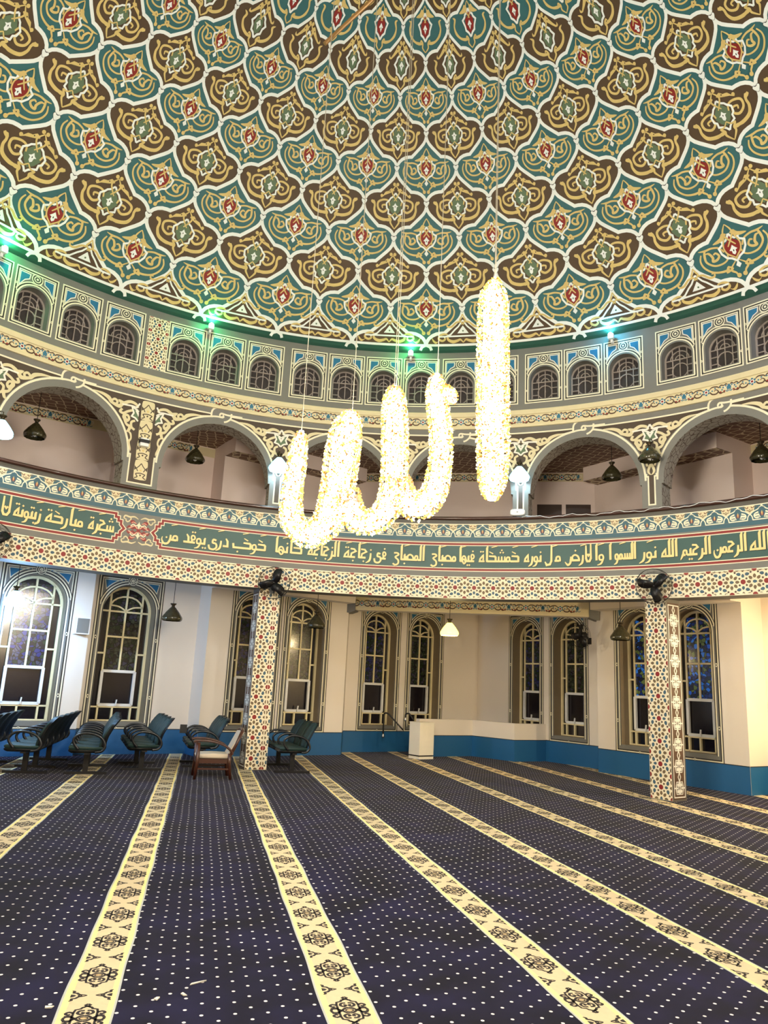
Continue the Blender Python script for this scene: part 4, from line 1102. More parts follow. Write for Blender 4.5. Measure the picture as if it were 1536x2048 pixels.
for j in range(32):
    acc.art(GTRI, domemap(j + .5, -1)); acc.art(ATRI, domemap(j + .5, -1))
    for k in range(0, 14):
        tealrow = k % 2 == 0; jj = j if tealrow else j + .5
        mp = domemap(jj, k)
        acc.art(GT if tealrow else GB, mp); acc.art(LAT if k else LAT0, mp)
        if k < 12: acc.art((AT if k < 8 else AT2) if tealrow else (AB if k < 7 else AB2), mp)
A = Art()
for i in range(32 * 6):
    u0, u1 = -.5 + i / 6, -.5 + (i + 1) / 6; k = len(A.v); A.v += [(u0 * 1.35, -.02, .009), (u1 * 1.35, -.02, .009), (u1 * 1.35, .022, .009), (u0 * 1.35, .022, .009)]; A.f.append((k, k + 1, k + 2, k + 3)); A.m.append('dome_white')
acc.art(A, domemap(0, 0))
# backing shell and crown
V = []; F = []; n = 96; rows = np.linspace(-.05, 16.6, 40)
for s in rows:
    r, z = dome_rz(s)
    for i in range(n): a = 2 * PI * i / n; V.append((CX + (r + .02) * math.sin(a), CY + (r + .02) * math.cos(a), z + .03))
for i in range(len(rows) - 1):
    for j in range(n): F.append((i * n + j, i * n + (j + 1) % n, (i + 1) * n + (j + 1) % n, (i + 1) * n + j))
acc.raw(V, F, 'teal')
tag(acc.build('ceiling_dome'), kind='structure')
# ---- columns under the ring
def column(az, hw, rz, x, y, ou, side_pale):
    root = empty('column', (x, y, 0), rz)
    c = Acc(); c.box((-hw, -hw, 0), (hw, hw, Z_SOFFIT + .02), 'dark_grey'); c.build('shaft', root)
    fr = Acc(); A = star_field(-hw, hw, 0.01, Z_SOFFIT, ou, .2); fr.art(A, lambda V: np.stack([V[:, 0], -hw - V[:, 2], V[:, 1]], 1)); fr.build('front_pattern', root)
    B = Art(); B.rect(-hw + .03, .03, hw - .03, Z_SOFFIT - .06, 'chain_brown', .002)
    B.stroke([(-hw + .05, .06), (hw - .05, .06), (hw - .05, Z_SOFFIT - .1), (-hw + .05, Z_SOFFIT - .1)], .018, 'chain_white', .004, True)
    z = .2
    while z < Z_SOFFIT - .2:
        B.poly([(-.09, z - .1), (-.11, z - .04), (-.11, z + .04), (-.09, z + .1), (.09, z + .1), (.11, z + .04), (.11, z - .04), (.09, z - .1)], 'chain_white', .004)
        for s in (1, -1):
            B.stroke([(s * .02, z - .08), (s * .08, z - .08), (s * .08, z - .02), (s * .04, z - .02), (s * .04, z + .02), (s * .08, z + .02), (s * .08, z + .08), (s * .02, z + .08)], .012, 'dark_grey', .005)
            B.stroke([(s * .11, z), (s * (hw - .05), z)], .02, 'chain_white', .0045)
        B.disc(0, z, .03, 'dark_grey', .005, 8, .015)
        B.stroke([(0, z + .1), (.035, z + .17), (0, z + .24), (-.035, z + .17)], .02, 'chain_white', .0045, True)
        z += .335
    for s, nm in ((1, 1), (-1, -1)):
        sd = Acc(); sd.art(B, lambda V: np.stack([s * (hw + V[:, 2]), s * V[:, 0], V[:, 1]], 1)); sd.build('side_pattern', root)
    return root
def place_col(az, ou, lab, rz=None):
    p = onring(az, R0 + .295, 0); r = -math.radians(az) if rz is None else rz
    return tag(column(az, .2, r, p.x, p.y, ou, 0), lab, 'column', 'square columns carrying the ring beam')
place_col(-2.1, -.1, 'white star-patterned square column on the left, beside the chairs and the wooden armchair', math.radians(12))
place_col(49.7, 0, 'white star-patterned square column on the right, in front of the blue-lit window', -math.radians(66))

# ---- niche beam with frieze
P0, P1 = L(-2.86, 11.08), L(2.86, 11.08); D = (P1 - P0) / np.linalg.norm(P1 - P0); ln = 5.72
acc = Acc(); mp = planemap(P0, D)
A = Art(); A.rect(0, 3.27, ln, 3.6, 'frieze_cream', .0, 6, 1); acc.art(A, mp)
A = Art(); A.rect(0, 0, ln, .34, 'plaster', .0); acc.art(A, lambda V: mp(np.stack([V[:, 0], np.full(len(V), 3.27), -V[:, 1]], 1)))
A = Art(); A.rect(0, 3.27, ln, 3.6, 'plaster', -.34); acc.art(A, mp)
for i in range(7): acc.art(FR, lambda V, u=.35 + .757 * i: mp(V * np.array([1, 1, 1]) + np.array([u, 3.43, .003])))
for e, s in ((0, 1), (ln, -1)):                                    # chamfered bearing at either end
    a = [mp(np.array([[e + s * x, z, h]]))[0] for h in (.02, -.34) for x, z in ((-.02, 3.6), (.2, 3.6), (.2, 3.25), (.06, 3.2), (-.02, 3.2))]
    acc.raw(a, [(0, 1, 2, 3, 4), (9, 8, 7, 6, 5), (1, 6, 7, 2), (2, 7, 8, 3), (3, 8, 9, 4)], 'grey')
tag(acc.build('trim_4'), kind='structure')
# soffit beam over the right hand bay, and over the left
for nm, a, b in (('trim_5', (2.9, 11.05), (5.2, 8.68)), ('trim_6', (-5.2, 8.58), (-2.85, 11.05))):
    P0, P1 = L(*a), L(*b); D = (P1 - P0); ln = float(np.linalg.norm(D)); D /= ln; mp = planemap(P0, D); acc = Acc()
    for lo, hi, m in (((0, 3.36, .0), (ln, Z_AISLE, .34), 'plaster'),):
        V = [(u, z, h) for h in (lo[2], hi[2]) for u, z in ((0, 3.4), (ln, 3.4), (ln, Z_AISLE), (0, Z_AISLE))]
        acc.raw(mp(np.array(V)), [(0, 1, 2, 3), (4, 5, 6, 7), (0, 1, 5, 4), (1, 2, 6, 5), (3, 0, 4, 7)], m)
    tag(acc.build(nm), kind='structure')
# lower soffit in the gallery over the same bays
for nm, a, b in (('trim_7', (2.9, 11.1), (5.2, 8.7)), ('trim_8', (-5.2, 8.6), (-2.85, 11.1))):
    P0, P1 = L(*a), L(*b); D = (P1 - P0); ln = float(np.linalg.norm(D)); D /= ln; mp = planemap(P0, D); acc = Acc()
    V = [(u, z, h) for h in (.0, .5) for u, z in ((0, 6.3), (ln, 6.3), (ln, Z_GALL), (0, Z_GALL))]
    acc.raw(mp(np.array(V)), [(4, 5, 6, 7), (3, 0, 4, 7), (1, 2, 6, 5)], 'gallery_plaster'); acc.raw(mp(np.array(V)), [(0, 1, 5, 4)], 'painted_ceiling')
    tag(acc.build(nm), kind='structure')
# stair parapet in the niche
path = [L(-1.15, 11.85), L(.0, 13.0), L(1.03, 12.25), L(1.86, 13.02)]
acc = Acc()
th = .13
def offs(path, d):
    out = []
    for i, p in enumerate(path):
        t0 = (path[i] - path[i - 1]) if i else (path[1] - path[0]); t1 = (path[i + 1] - path[i]) if i < len(path) - 1 else t0
        t0 = t0 / np.linalg.norm(t0); t1 = t1 / np.linalg.norm(t1); n0 = np.array([-t0[1], t0[0]]); n1 = np.array([-t1[1], t1[0]])
        b = n0 + n1; b /= np.linalg.norm(b); out.append(p + b * d / max(.4, b @ n0))
    return out
bk = offs(path, th)
for a, b, c, d in zip(path[:-1], path[1:], bk[:-1], bk[1:]):
    for z0, z1, m in ((0, .47, 'dado_blue'), (.47, .485, 'black_line'), (.485, .85, 'plaster')):
        acc.raw([(*a, z0), (*b, z0), (*b, z1), (*a, z1), (*c, z0), (*d, z0), (*d, z1), (*c, z1)], [(0, 1, 2, 3), (4, 5, 6, 7)], m)
    acc.raw([(*a, .85), (*b, .85), (*d, .85), (*c, .85)], [(0, 1, 2, 3)], 'plaster')
for z0, z1, m in ((0, .47, 'dado_blue'), (.47, .85, 'plaster')):
    acc.raw([(*path[0], z0), (*bk[0], z0), (*bk[0], z1), (*path[0], z1)], [(0, 1, 2, 3)], m)
tag(acc.build('wall_stair_parapet'), kind='structure')
# door in the gallery
P0, P1 = L(-2.8, 11.2), L(2.8, 11.2); D = (P1 - P0) / np.linalg.norm(P1 - P0); mp = planemap(P0, D); acc = Acc()
for (u0, u1, z0, z1, h) in ((4.2, 5.65, 3.84, 6.0, .04), (4.32, 4.88, 4.0, 5.85, .055), (4.97, 5.53, 4.0, 5.85, .055)):
    V = [(u, z, hh) for hh in (0, h) for u, z in ((u0, z0), (u1, z0), (u1, z1), (u0, z1))]
    acc.raw(mp(np.array(V)), [(4, 5, 6, 7), (0, 1, 5, 4), (1, 2, 6, 5), (2, 3, 7, 6), (3, 0, 4, 7)], 'door_brown')
door = tag(acc.build('door_1'), kind='structure')
# ================================================================== THINGS
mat('steel', rgb(170, 170, 172), 0.3, metal=0.9); mat('wire', rgb(190, 180, 160), 0.4, metal=0.6); mat('black_metal', rgb(24, 22, 24), 0.4, metal=0.3)
mat('plastic_white', rgb(228, 228, 228), 0.4); mat('bronze', rgb(62, 52, 34), 0.35, metal=0.6, var=0.3, scale=20)
mat('shade_glass', rgb(58, 54, 34), 0.18, var=0.5, scale=26, coat=0.5)
mat('shade_warm', rgb(236, 214, 120), 0.3, var=0.2, scale=20, emit=(rgb(255, 226, 96), 2.2)); mat('bulb_warm', (1, 1, 1, 1), emit=(rgb(255, 240, 190), 40), var=0)
mat('shade_cold', rgb(210, 240, 250), 0.3, var=0.2, scale=20, emit=(rgb(150, 226, 255), 1.0)); mat('bulb_cold', (1, 1, 1, 1), emit=(rgb(220, 245, 255), 40), var=0)
mat('core_glow', (1, .9, .7, 1), emit=(rgb(255, 244, 222), K_CHAND), var=0)
mat('bead_clear', (.012, .008, .004, 1), 0.3, var=0, spec=0, emit=(rgb(255, 240, 196), 1.6), sample=False)
mat('bead_gold', (.012, .008, .004, 1), 0.3, var=0, spec=0, emit=(rgb(255, 214, 100), 0.9), sample=False)
mat('bead_amber', (.012, .008, .004, 1), 0.3, var=0, spec=0, emit=(rgb(226, 168, 70), 0.5), sample=False)
mat('bead_pink', (.012, .008, .004, 1), 0.3, var=0, spec=0, emit=(rgb(240, 176, 140), 0.7), sample=False)
mat('seat_teal', rgb(30, 54, 52), 0.6, var=0.08); mat('seat_shell', rgb(8, 9, 11), 0.5); mat('black_arm', rgb(18, 20, 26), 0.35)
mat('wood', rgb(66, 32, 18), 0.35, var=0.3, scale=5, coat=0.2); mat('cushion_beige', rgb(204, 188, 168), 0.8); mat('podium_white', rgb(240, 232, 214), 0.45)
mat('brass', rgb(150, 112, 62), 0.35, metal=0.4)

# ---- the letter chandelier: two hanging pieces of crystal tube
CD = np.array([.97603, -.21765, 0]); CN = np.array([.21765, .97603, 0])
def on_ch(r, z, d=0.0): return np.array([CX, CY, 0]) + CD * r + np.array([0, 0, z]) + CN * d
TUBES = dict(
    alif=[(1.013, 5.37, .026), (1.01, 5.281, .082), (1.002, 5.142, .129), (1.006, 4.638, .142), (1.013, 4.15, .142), (1.021, 3.677, .142), (1.02, 3.446, .129), (1.018, 3.309, .099), (1.015, 3.218, .052)],
    hook=[(-.693, 3.767, .034), (-.699, 3.659, .065), (-.714, 3.45, .082), (-.733, 3.175, .091), (-.718, 2.974, .099), (-.626, 2.841, .103), (-.501, 2.847, .116), (-.389, 2.99, .134), (-.339, 3.24, .147), (-.32, 3.516, .151), (-.299, 3.75, .142), (-.263, 3.902, .103), (-.244, 3.97, .052)],
    mid=[(-.272, 3.221, .129), (-.219, 3.066, .121), (-.095, 2.956, .108), (.067, 3.036, .112), (.145, 3.242, .116), (.149, 3.633, .116), (.128, 4.008, .112), (.121, 4.152, .086), (.117, 4.238, .039)],
    right=[(.183, 3.358, .112), (.266, 3.18, .116), (.382, 3.123, .121), (.509, 3.26, .112), (.556, 3.561, .103), (.548, 3.84, .099), (.503, 4.124, .095), (.493, 4.292, .073), (.504, 4.375, .034)],
    knob=[(.53, 4.26, .04), (.58, 4.21, .062), (.64, 4.155, .066), (.67, 4.11, .03)])
def dense(path):
    q = np.array(cr(path, 6)); return np.array([on_ch(a, b) for a, b, c in q]), q[:, 2]
def beads(acc, pts, rad, seed, dens=2300):
    rs = np.random.RandomState(seed); L_ = np.linalg.norm(np.diff(pts, axis=0), axis=1)
    oct_ = np.array([(1, 0, 0), (-1, 0, 0), (0, 1, 0), (0, -1, 0), (0, 0, 1.3), (0, 0, -1.3)]); of = [(0, 2, 4), (2, 1, 4), (1, 3, 4), (3, 0, 4), (2, 0, 5), (1, 2, 5), (3, 1, 5), (0, 3, 5)]
    bins = {k: [] for k in ('bead_clear', 'bead_gold', 'bead_amber', 'bead_pink')}
    for i, l in enumerate(L_):
        r = (rad[i] + rad[i + 1]) / 2; n = rs.poisson(2 * PI * r * l * dens)
        t = (pts[i + 1] - pts[i]) / (l + 1e-9); u = np.cross(t, CN); u /= np.linalg.norm(u); v = np.cross(t, u)
        for _ in range(n):
            f, a = rs.rand(), rs.rand() * 2 * PI; rr = (rad[i] * (1 - f) + rad[i + 1] * f) * (.93 + .12 * rs.rand())
            p = pts[i] + (pts[i + 1] - pts[i]) * f + rr * (math.cos(a) * u + math.sin(a) * v)
            k = rs.rand(); tip = min(i, len(L_) - i) < 5
            m = ('bead_pink' if k < .3 else 'bead_amber' if k < .55 else 'bead_gold') if tip else ('bead_clear' if k < .42 else 'bead_gold' if k < .86 else 'bead_amber')
            q, _r = np.linalg.qr(rs.randn(3, 3)); bins[m].append(p + (oct_ * (.008 + .006 * rs.rand())) @ q)
    for m, vs_ in bins.items():
        if vs_: acc.raw(np.vstack(vs_), [tuple(j + 6 * i for j in f) for i in range(len(vs_)) for f in of], m)
def dome_z(x, y):
    r = math.hypot(x - CX, y - CY); s = (DR0 - r) / .4475; return dome_rz(s)[1]
def chandelier(tubes, tops, lab, seed):
    p0 = on_ch(tops[0][0], tops[0][1]); root = empty('letter_chandelier', tuple(p0)); root['label'] = lab; root['category'] = 'chandelier'; root['group'] = 'hanging crystal letters'
    core = Acc(); bd = Acc(); wi = Acc()
    for k, t in enumerate(tubes):
        pts, rad = dense(TUBES[t]); core.tube(pts, rad * .66, 'core_glow', 10); beads(bd, pts, rad, seed + k)
    for r, z, d in tops:
        p = on_ch(r, z, d); wi.tube([p - np.array([0, 0, .05]), np.array([p[0], p[1], dome_z(p[0], p[1]) - .01])], .004, 'wire', 5)
    inv = Vector(p0)
    for a, nm in ((core, 'light_tube'), (bd, 'crystal_beads'), (wi, 'suspension_wire')):
        o = a.build(nm, smooth=(nm == 'light_tube'), loc=tuple(p0)); o.location = (0, 0, 0); o.parent = root
        if nm == 'crystal_beads': o['kind'] = 'stuff'
    return root
chandelier(['alif'], [(1.013, 5.37, .0), (1.03, 5.36, .05)], 'tall straight glowing crystal letter hanging alone on the right', 1)
chandelier(['hook', 'mid', 'right', 'knob'], [(-.693, 3.767, 0), (-.25, 3.97, 0), (.117, 4.238, 0), (.135, 4.23, .06), (.504, 4.375, 0)], 'wide looping glowing crystal letters with four upright strokes, left of the straight letter', 11)

# ---- pendant lamps
def pendant(loc, ztop, lit, lab, group, power=0.0):
    x, y, z = loc; root = empty('pendant_lamp', (x, y, z)); tag(root, lab, 'lamp', group)
    a = Acc(); a.tube([(0, 0, .2), (0, 0, ztop - z)], .006, 'black_metal', 6); a.build('cord', root)
    a = Acc(); a.lathe([(.0, .2), (.06, .205), (.055, .185), (.03, .165), (.032, .14), (.05, .125)], 'bronze', 16); a.build('cap', root, smooth=True)
    m = {None: 'shade_glass', 'warm': 'shade_warm', 'cold': 'shade_cold'}[lit]
    a = Acc(); a.lathe([(.05, .125), (.085, .085), (.13, .03), (.178, -.05), (.19, -.085), (.182, -.115), (.168, -.135)], m, 36, wav=(.035, 12, (3, 4, 5, 6))); sh = a.build('lamp_shade', root, smooth=True)
    a = Acc()
    a.lathe([(.0, .02), (.03, .0), (.045, -.05), (.035, -.1), (.0, -.12)], 'bulb_' + lit if lit else 'plastic_white', 12); a.build('bulb', root, smooth=True)
    if lit:
        lamp('lamp_light', 'POINT', (0, 0, -.2), power * K_PEND, (1, .78, .45) if lit == 'warm' else (.34, .6, 1), .08, parent=root)
    return root
GP = 'dark pendant lamps in the gallery arches'
for l, t in (((-3.306, 13.824, 5.68), 'dark pendant lamp in the leftmost wide gallery arch'), ((-.571, 14.925, 5.857), 'dark pendant lamp in the gallery arch just right of the patterned wide pier'),
             ((7.338, 12.768, 5.814), 'dark pendant lamp in the gallery arch above the right column, near the brown door'), ((8.994, 10.687, 5.795), 'dark pendant lamp in the gallery arch at the right edge')):
    pendant(l, Z_GALL, None, t, GP)
LP = 'pendant lamps under the gallery'
pendant((-3.328, 14.335, 2.76), Z_AISLE, 'cold', 'lit bluish white pendant lamp in front of the leftmost tall window', LP, 260)
pendant((-.698, 15.358, 2.737), Z_AISLE, None, 'unlit dark pendant lamp against the bare wall right of the second window', LP)
pendant((2.159, 15.542, 2.789), Z_AISLE, None, 'unlit dark glass pendant lamp in front of the window right of the left column', LP)
pendant((4.816, 14.897, 2.766), Z_AISLE, 'warm', 'lit yellow pendant lamp hanging before the niche windows', LP, 60)
pendant((7.7, 13.2, 2.77), Z_AISLE, None, 'unlit dark pendant lamp left of the right column', LP)
p = onring(68, 9.3, 2.8); pendant((p.x, p.y, 2.8), Z_AISLE, 'warm', 'lit pendant lamp beyond the right edge, under the gallery', LP, 330)
for az in (100, 150, 190, 230, 280):
    p = onring(az, 9.2, 2.8); pendant((p.x, p.y, 2.8), Z_AISLE, 'warm', 'added fill lamp, shaped as a pendant, under the gallery behind the viewer', LP, 120)  # invented unseen pendants, added to fill the hall with warm light
def pier_lamp(az, z, lit, lab, power=0.0):
    p = onring(az, R0 - .22, z); root = pendant((p.x, p.y, z), z + .24, lit, lab, 'lamps on the arcade piers', power); root.name = 'pier_lamp'
    q = onring(az, R0, z); d = Vector((q.x - p.x, q.y - p.y, 0))
    a = Acc(); a.tube([(0, 0, .2), (0, 0, .26), tuple(d * .5 + Vector((0, 0, .3))), tuple(d + Vector((0, 0, .26)))], .008, 'bronze', 6); a.build('bracket', root)
pier_lamp(-38.45, 5.2, 'cold', 'lit white lamp on the pier at the left edge', 4)
pier_lamp(-2.3, 5.577, 'cold', 'lit white lamp on the pier just left of the crystal letters', 2.5)
pier_lamp(32.3, 5.577, 'cold', 'lit white lamp on the pier just right of the straight crystal letter', 2.5)
pier_lamp(49.9, 5.72, None, 'unlit dark lamp on the pier above the right column')
pier_lamp(68, 5.6, 'cold', 'lit white lamp on the pier beyond the right edge', 20)

# ---- coloured floodlights under the dome
def flood(az, z, colname, col, lab, power):
    mn = 'lens_' + colname
    if mn not in MATS: mat(mn, (1, 1, 1, 1), var=0, emit=((*[min(1, .35 + c) for c in col], 1), 30))
    p = onring(az, R0 - .14, z); root = empty('floodlight', p, -math.radians(az)); tag(root, lab, 'floodlight', 'floodlights below the dome edge')
    a = Acc(); a.box((-.05, -.03, -.06), (.05, .05, .03), 'plastic_white'); a.build('housing', root)
    a = Acc(); a.box((-.02, .04, -.12), (.02, .14, -.06), 'plastic_white'); a.build('bracket', root)
    a = Acc(); a.lathe([(.0, .034), (.03, .03), (.032, .0)], mn, 12); o = a.build('lens', root); o.rotation_euler = (math.radians(60), 0, 0); o.location = (0, -.03, .01)
    lamp('flood_light', 'POINT', (0, -.17, .09), power * K_FLOOD, col, .03, parent=root)
flood(-41.3, 8.13, 'green', (.02, 1, .32), 'green floodlight at the left edge below the dome', 14)
flood(-13.6, 8.13, 'green', (.02, 1, .32), 'green floodlight above the drum windows left of the crystal letters', 9)
flood(16.0, 8.13, 'green', (.02, 1, .28), 'green floodlight above the drum windows behind the crystal letters', 9)
flood(45.0, 8.13, 'cyan', (.02, .6, 1), 'cyan floodlight above the drum windows on the right', 9)
flood(72.0, 8.13, 'blue', (.1, .35, 1), 'blue floodlight below the dome beyond the right edge', 9)

for az in (110, 150, 190, 230, 270): flood(az, 8.13, 'white', (1, .96, .9), 'added white fill light, shaped as a floodlight, below the dome behind the viewer', 260)  # invented unseen fixtures, added to brighten the dome from behind the viewer

# ---- wall fans
def fan(loc, rz, tilt, turn, lab):
    root = empty('wall_fan', loc, rz); tag(root, lab, 'fan', 'black wall fans')
    hd = Matrix.Rotation(math.radians(tilt), 4, 'X'); Rr = .29
    def fin(acc, nm):
        o = acc.build(nm, root, smooth=True); o.matrix_local = hd; return o
    a = Acc(); a.lathe([(0, .06), (.05, .05), (.07, .0), (.065, -.1), (.03, -.15), (0, -.16)], 'black_metal', 16); m = a.build('motor', root, smooth=True); m.matrix_local = hd @ Matrix.Translation((0, .0, 0)) @ Matrix.Rotation(math.radians(90), 4, 'X')
    a = Acc()
    for r, y in ((Rr, -.05), (Rr * .99, -.11), (Rr * .8, -.145), (Rr * .5, -.16), (Rr * .8, .03), (Rr, .0)):
        a.tube([(r * math.cos(t), y, r * math.sin(t)) for t in np.linspace(0, 2 * PI, 37)[:-1]], .0025 if y != -.05 else .005, 'black_metal', 5, closed=True)
    for k in range(16):
        t = 2 * PI * k / 16; c, s = math.cos(t), math.sin(t); t2 = t + .25
        a.tube([(.06 * c, -.165, .06 * s), (Rr * .5 * c, -.16, Rr * .5 * s), (Rr * .85 * math.cos(t2), -.14, Rr * .85 * math.sin(t2)), (Rr * math.cos(t2), -.08, Rr * math.sin(t2)), (Rr * .8 * math.cos(t2), .03, Rr * .8 * math.sin(t2))], .0014, 'black_metal', 4)
    fin(a, 'cage')
    for k in range(3):
        a = Acc(); th = turn + 2 * PI * k / 3; out = cr([(.02, .045), (.09, .09), (.17, .115), (.24, .095), (.275, .04), (.27, -.01), (.235, -.02), (.18, -.035), (.1, -.06), (.02, -.045)], 3)
        V = []; n = len(out)
        for y in (-.062, -.074):
            for u, v in out: V.append((u * math.cos(th) - v * math.sin(th), y + v * .25, u * math.sin(th) + v * math.cos(th)))
        F = [tuple(i for i in t) for t in tessellate_polygon([[Vector((u, v, 0)) for u, v in out]])]
        F += [tuple(i + n for i in t) for t in F] + [(i, (i + 1) % n, n + (i + 1) % n, n + i) for i in range(n)]
        a.raw(V, F, 'black_metal'); fin(a, 'blade')
    a = Acc(); a.tube([(0, .1, 0), (0, .16, -.04), (0, .2, -.1)], .022, 'black_metal', 8); a.box((-.05, .19, -.18), (.05, .225, -.04), 'black_metal'); a.build('bracket', root)
    return root
p = onring(-1.67, R0 - .23, 3.32); fan(p, -math.radians(-1.67), 12, 1.1, 'black wall fan on the fascia above the left column')
p = onring(50.0, R0 - .23, 3.41); fan(p, -math.radians(45), 12, 2.65, 'black wall fan on the fascia above the right column')
p = onring(-37.6, R0 - .23, 3.43); fan(p, -math.radians(-37.6), 12, .4, 'black wall fan on the fascia cut by the left edge')
P_, Q_ = L(2.95, 11.75), L(2.82, 11.15)
fan((7.93, 15.2, 2.84), math.radians(-78), 10, .9, 'black wall fan beside the right niche windows, seen from its side')

# ---- tandem seating
def hull_pad(acc, prof, y0, y1, m, bulge=.0):
    """cushion: outline in x-z swept along y with rounded ends"""
    n = len(prof); cxm = np.mean([p[0] for p in prof]); czm = np.mean([p[1] for p in prof]); V = []; ys = [(y0, .82), (y0 + .03, .97), (y0 + .1, 1), ((y0 + y1) / 2, 1), (y1 - .1, 1), (y1 - .03, .97), (y1, .82)]
    for y, s in ys:
        for a, b in prof: V.append((cxm + (a - cxm) * (.94 + .06 * s), y, czm + (b - czm) * s))
    F = [(i * n + j, i * n + (j + 1) % n, (i + 1) * n + (j + 1) % n, (i + 1) * n + j) for i in range(len(ys) - 1) for j in range(n)] + [tuple(range(n - 1, -1, -1)), tuple(range((len(ys) - 1) * n, len(ys) * n))]
    acc.raw(V, F, m)
def back_shell(acc, y0, y1, m, d):
    """tall back with an egg-shaped top, leaning away"""
    rows = [(.0, .80), (.08, .9), (.2, .98), (.34, 1.0), (.42, .94), (.47, .8), (.495, .55), (.505, .2)]; V = []; k = 7; ym = (y0 + y1) / 2; hw = (y1 - y0) / 2
    for s in (0, 1):
        for z, wdt in rows:
            for i in range(k):
                f = -1 + 2 * i / (k - 1); x = .20 + .42 * z + .035 * f * f * -1 + (.035 if s else 0) - .05 * math.sin(PI * z / .52) + d
                V.append((x, ym + f * hw * wdt, .40 + z * .92))
    n = len(rows) * k; F = []
    for s in (0, 1):
        for i in range(len(rows) - 1):
            for j in range(k - 1): F.append((s * n + i * k + j, s * n + i * k + j + 1, s * n + (i + 1) * k + j + 1, s * n + (i + 1) * k + j))
    rim = [i * k for i in range(len(rows))] + [(len(rows) - 1) * k + j for j in range(1, k)] + [i * k + k - 1 for i in range(len(rows) - 2, -1, -1)] + [j for j in range(k - 2, 0, -1)]
    F += [(rim[i], rim[(i + 1) % len(rim)], n + rim[(i + 1) % len(rim)], n + rim[i]) for i in range(len(rim))]
    acc.raw(V, F, m)
SEATP = [(-.26, .405), (-.27, .43), (-.24, .455), (-.1, .445), (.1, .435), (.22, .44), (.24, .42), (.2, .39), (-.1, .385), (-.22, .385)]
def seat_parts(root, y, first=False):
    a = Acc(); hull_pad(a, SEATP, y - .225, y + .225, 'seat_teal'); s = a.build('seat', root, smooth=True)
    a = Acc(); hull_pad(a, [(x_, z_ - .045) for x_, z_ in SEATP], y - .21, y + .21, 'seat_shell'); a.build('seat_shell', s, smooth=True)
    a = Acc(); back_shell(a, y - .225, y + .225, 'seat_teal', 0.0); b = a.build('backrest', root, smooth=True)
    a = Acc(); back_shell(a, y - .228, y + .228, 'seat_shell', .03); a.build('back_shell', b, smooth=True)
def hoop(root, y):
    a = Acc(); a.tube(cr([(-.12, y, .40), (-.2, y, .50), (-.19, y, .58), (-.08, y, .64), (.08, y, .63), (.2, y, .57), (.26, y, .46), (.22, y, .38), (.12, y, .36)], 5), .016, 'black_arm', 7, flat=1.3); a.build('armrest', root, smooth=True)
def seat_row(n, loc, rz, lab, legs, tablet=False):
    root = empty('tandem_seating', (loc[0], loc[1], 0), rz); tag(root, lab, 'seating', 'rows of green tandem chairs'); pt = .5
    for i in range(n): seat_parts(root, pt * i)
    for i in range(n + 1): hoop(root, pt * (i - .5))
    a = Acc(); a.box((-.03, -.2, .32), (.05, pt * (n - 1) + .2, .375), 'black_metal'); a.build('beam', root)
    for y in legs:
        a = Acc(); a.box((-.035, y - .03, .03), (.045, y + .03, .33), 'black_metal'); a.box((-.3, y - .035, 0), (.33, y + .035, .04), 'black_metal'); a.build('leg', root)
    if tablet:
        a = Acc(); a.box((-.33, pt * (n - 1) + .22, .5), (-.2, pt * (n - 1) + .26, .66), 'black_arm'); a.build('tablet_arm', root)
    return root
seat_row(4, (-3.42, 13.1), 0, 'row of green tandem chairs cut off by the left edge', (.1, 1.4))
seat_row(5, (-2.55, 13.05), 0, 'row of five green tandem chairs below the leftmost window', (.1, .9, 2.0))
seat_row(5, (-1.66, 13.1), math.radians(6), 'row of green tandem chairs with four close arm hoops, below the second window', (.1, 1.15))
seat_row(4, (-.86, 13.75), math.radians(9), 'slanted row of four green tandem chairs, right of the second window', (.1, 1.1))
seat_row(3, (.1, 14.35), math.radians(5), 'row of three green tandem chairs behind the wooden armchair', (.15, .9), True)
seat_row(3, (1.66, 14.0), math.radians(6), 'row of three green tandem chairs right of the left column', (-.05, 1.15), True)

# ---- wooden armchair
root = tag(empty('armchair', (.28, 12.95, 0), math.radians(4)), 'wooden armchair with beige seat cushion, in front of the left column', 'chair')
root.scale = (1, 1, .87)
for y in (-.1, .42):
    for x, top, lean in ((-.25, .64, -.02), (.25, .46, .04)):
        a = Acc(); a.tube([(x + lean, y, 0), (x, y, .3), (x, y, top)], [.024, .03, .028], 'wood', 8); a.build('leg', root, smooth=True)
    a = Acc(); a.tube(cr([(-.33, y, .655), (-.25, y, .675), (-.05, y, .665), (.15, y, .60), (.27, y, .50), (.29, y, .44)], 5), [.03, .034, .034, .032, .03, .026][:1] * 26, 'wood', 8, flat=.7); a.build('armrest', root, smooth=True)
    a = Acc(); a.box((-.25, y - .012, .17), (.25, y + .012, .2), 'wood'); a.build('stretcher', root)
a = Acc(); a.box((-.27, -.1, .28), (.27, .42, .36), 'wood'); a.build('seat_frame', root)
a = Acc(); hull_pad(a, [(-.26, .36), (-.27, .40), (-.24, .44), (.0, .45), (.22, .44), (.25, .40), (.24, .36)], -.08, .40, 'cushion_beige'); a.build('seat_cushion', root, smooth=True)
a = Acc()
for y in (-.09, .41): a.tube([(.24, y, .36), (.34, y, .62), (.42, y, .86)], .026, 'wood', 8)
a.tube(cr([(.42, -.09, .86), (.44, .16, .89), (.42, .41, .86)], 4), .026, 'wood', 8); bk_ = a.build('back_frame', root, smooth=True)
a = Acc(); V = [(.24 + .18 * f + o, y, .42 + .42 * f) for o in (-.03, .035) for y, f in ((-.07, 0), (.39, 0), (.39, 1), (.16, 1.05), (-.07, 1))]
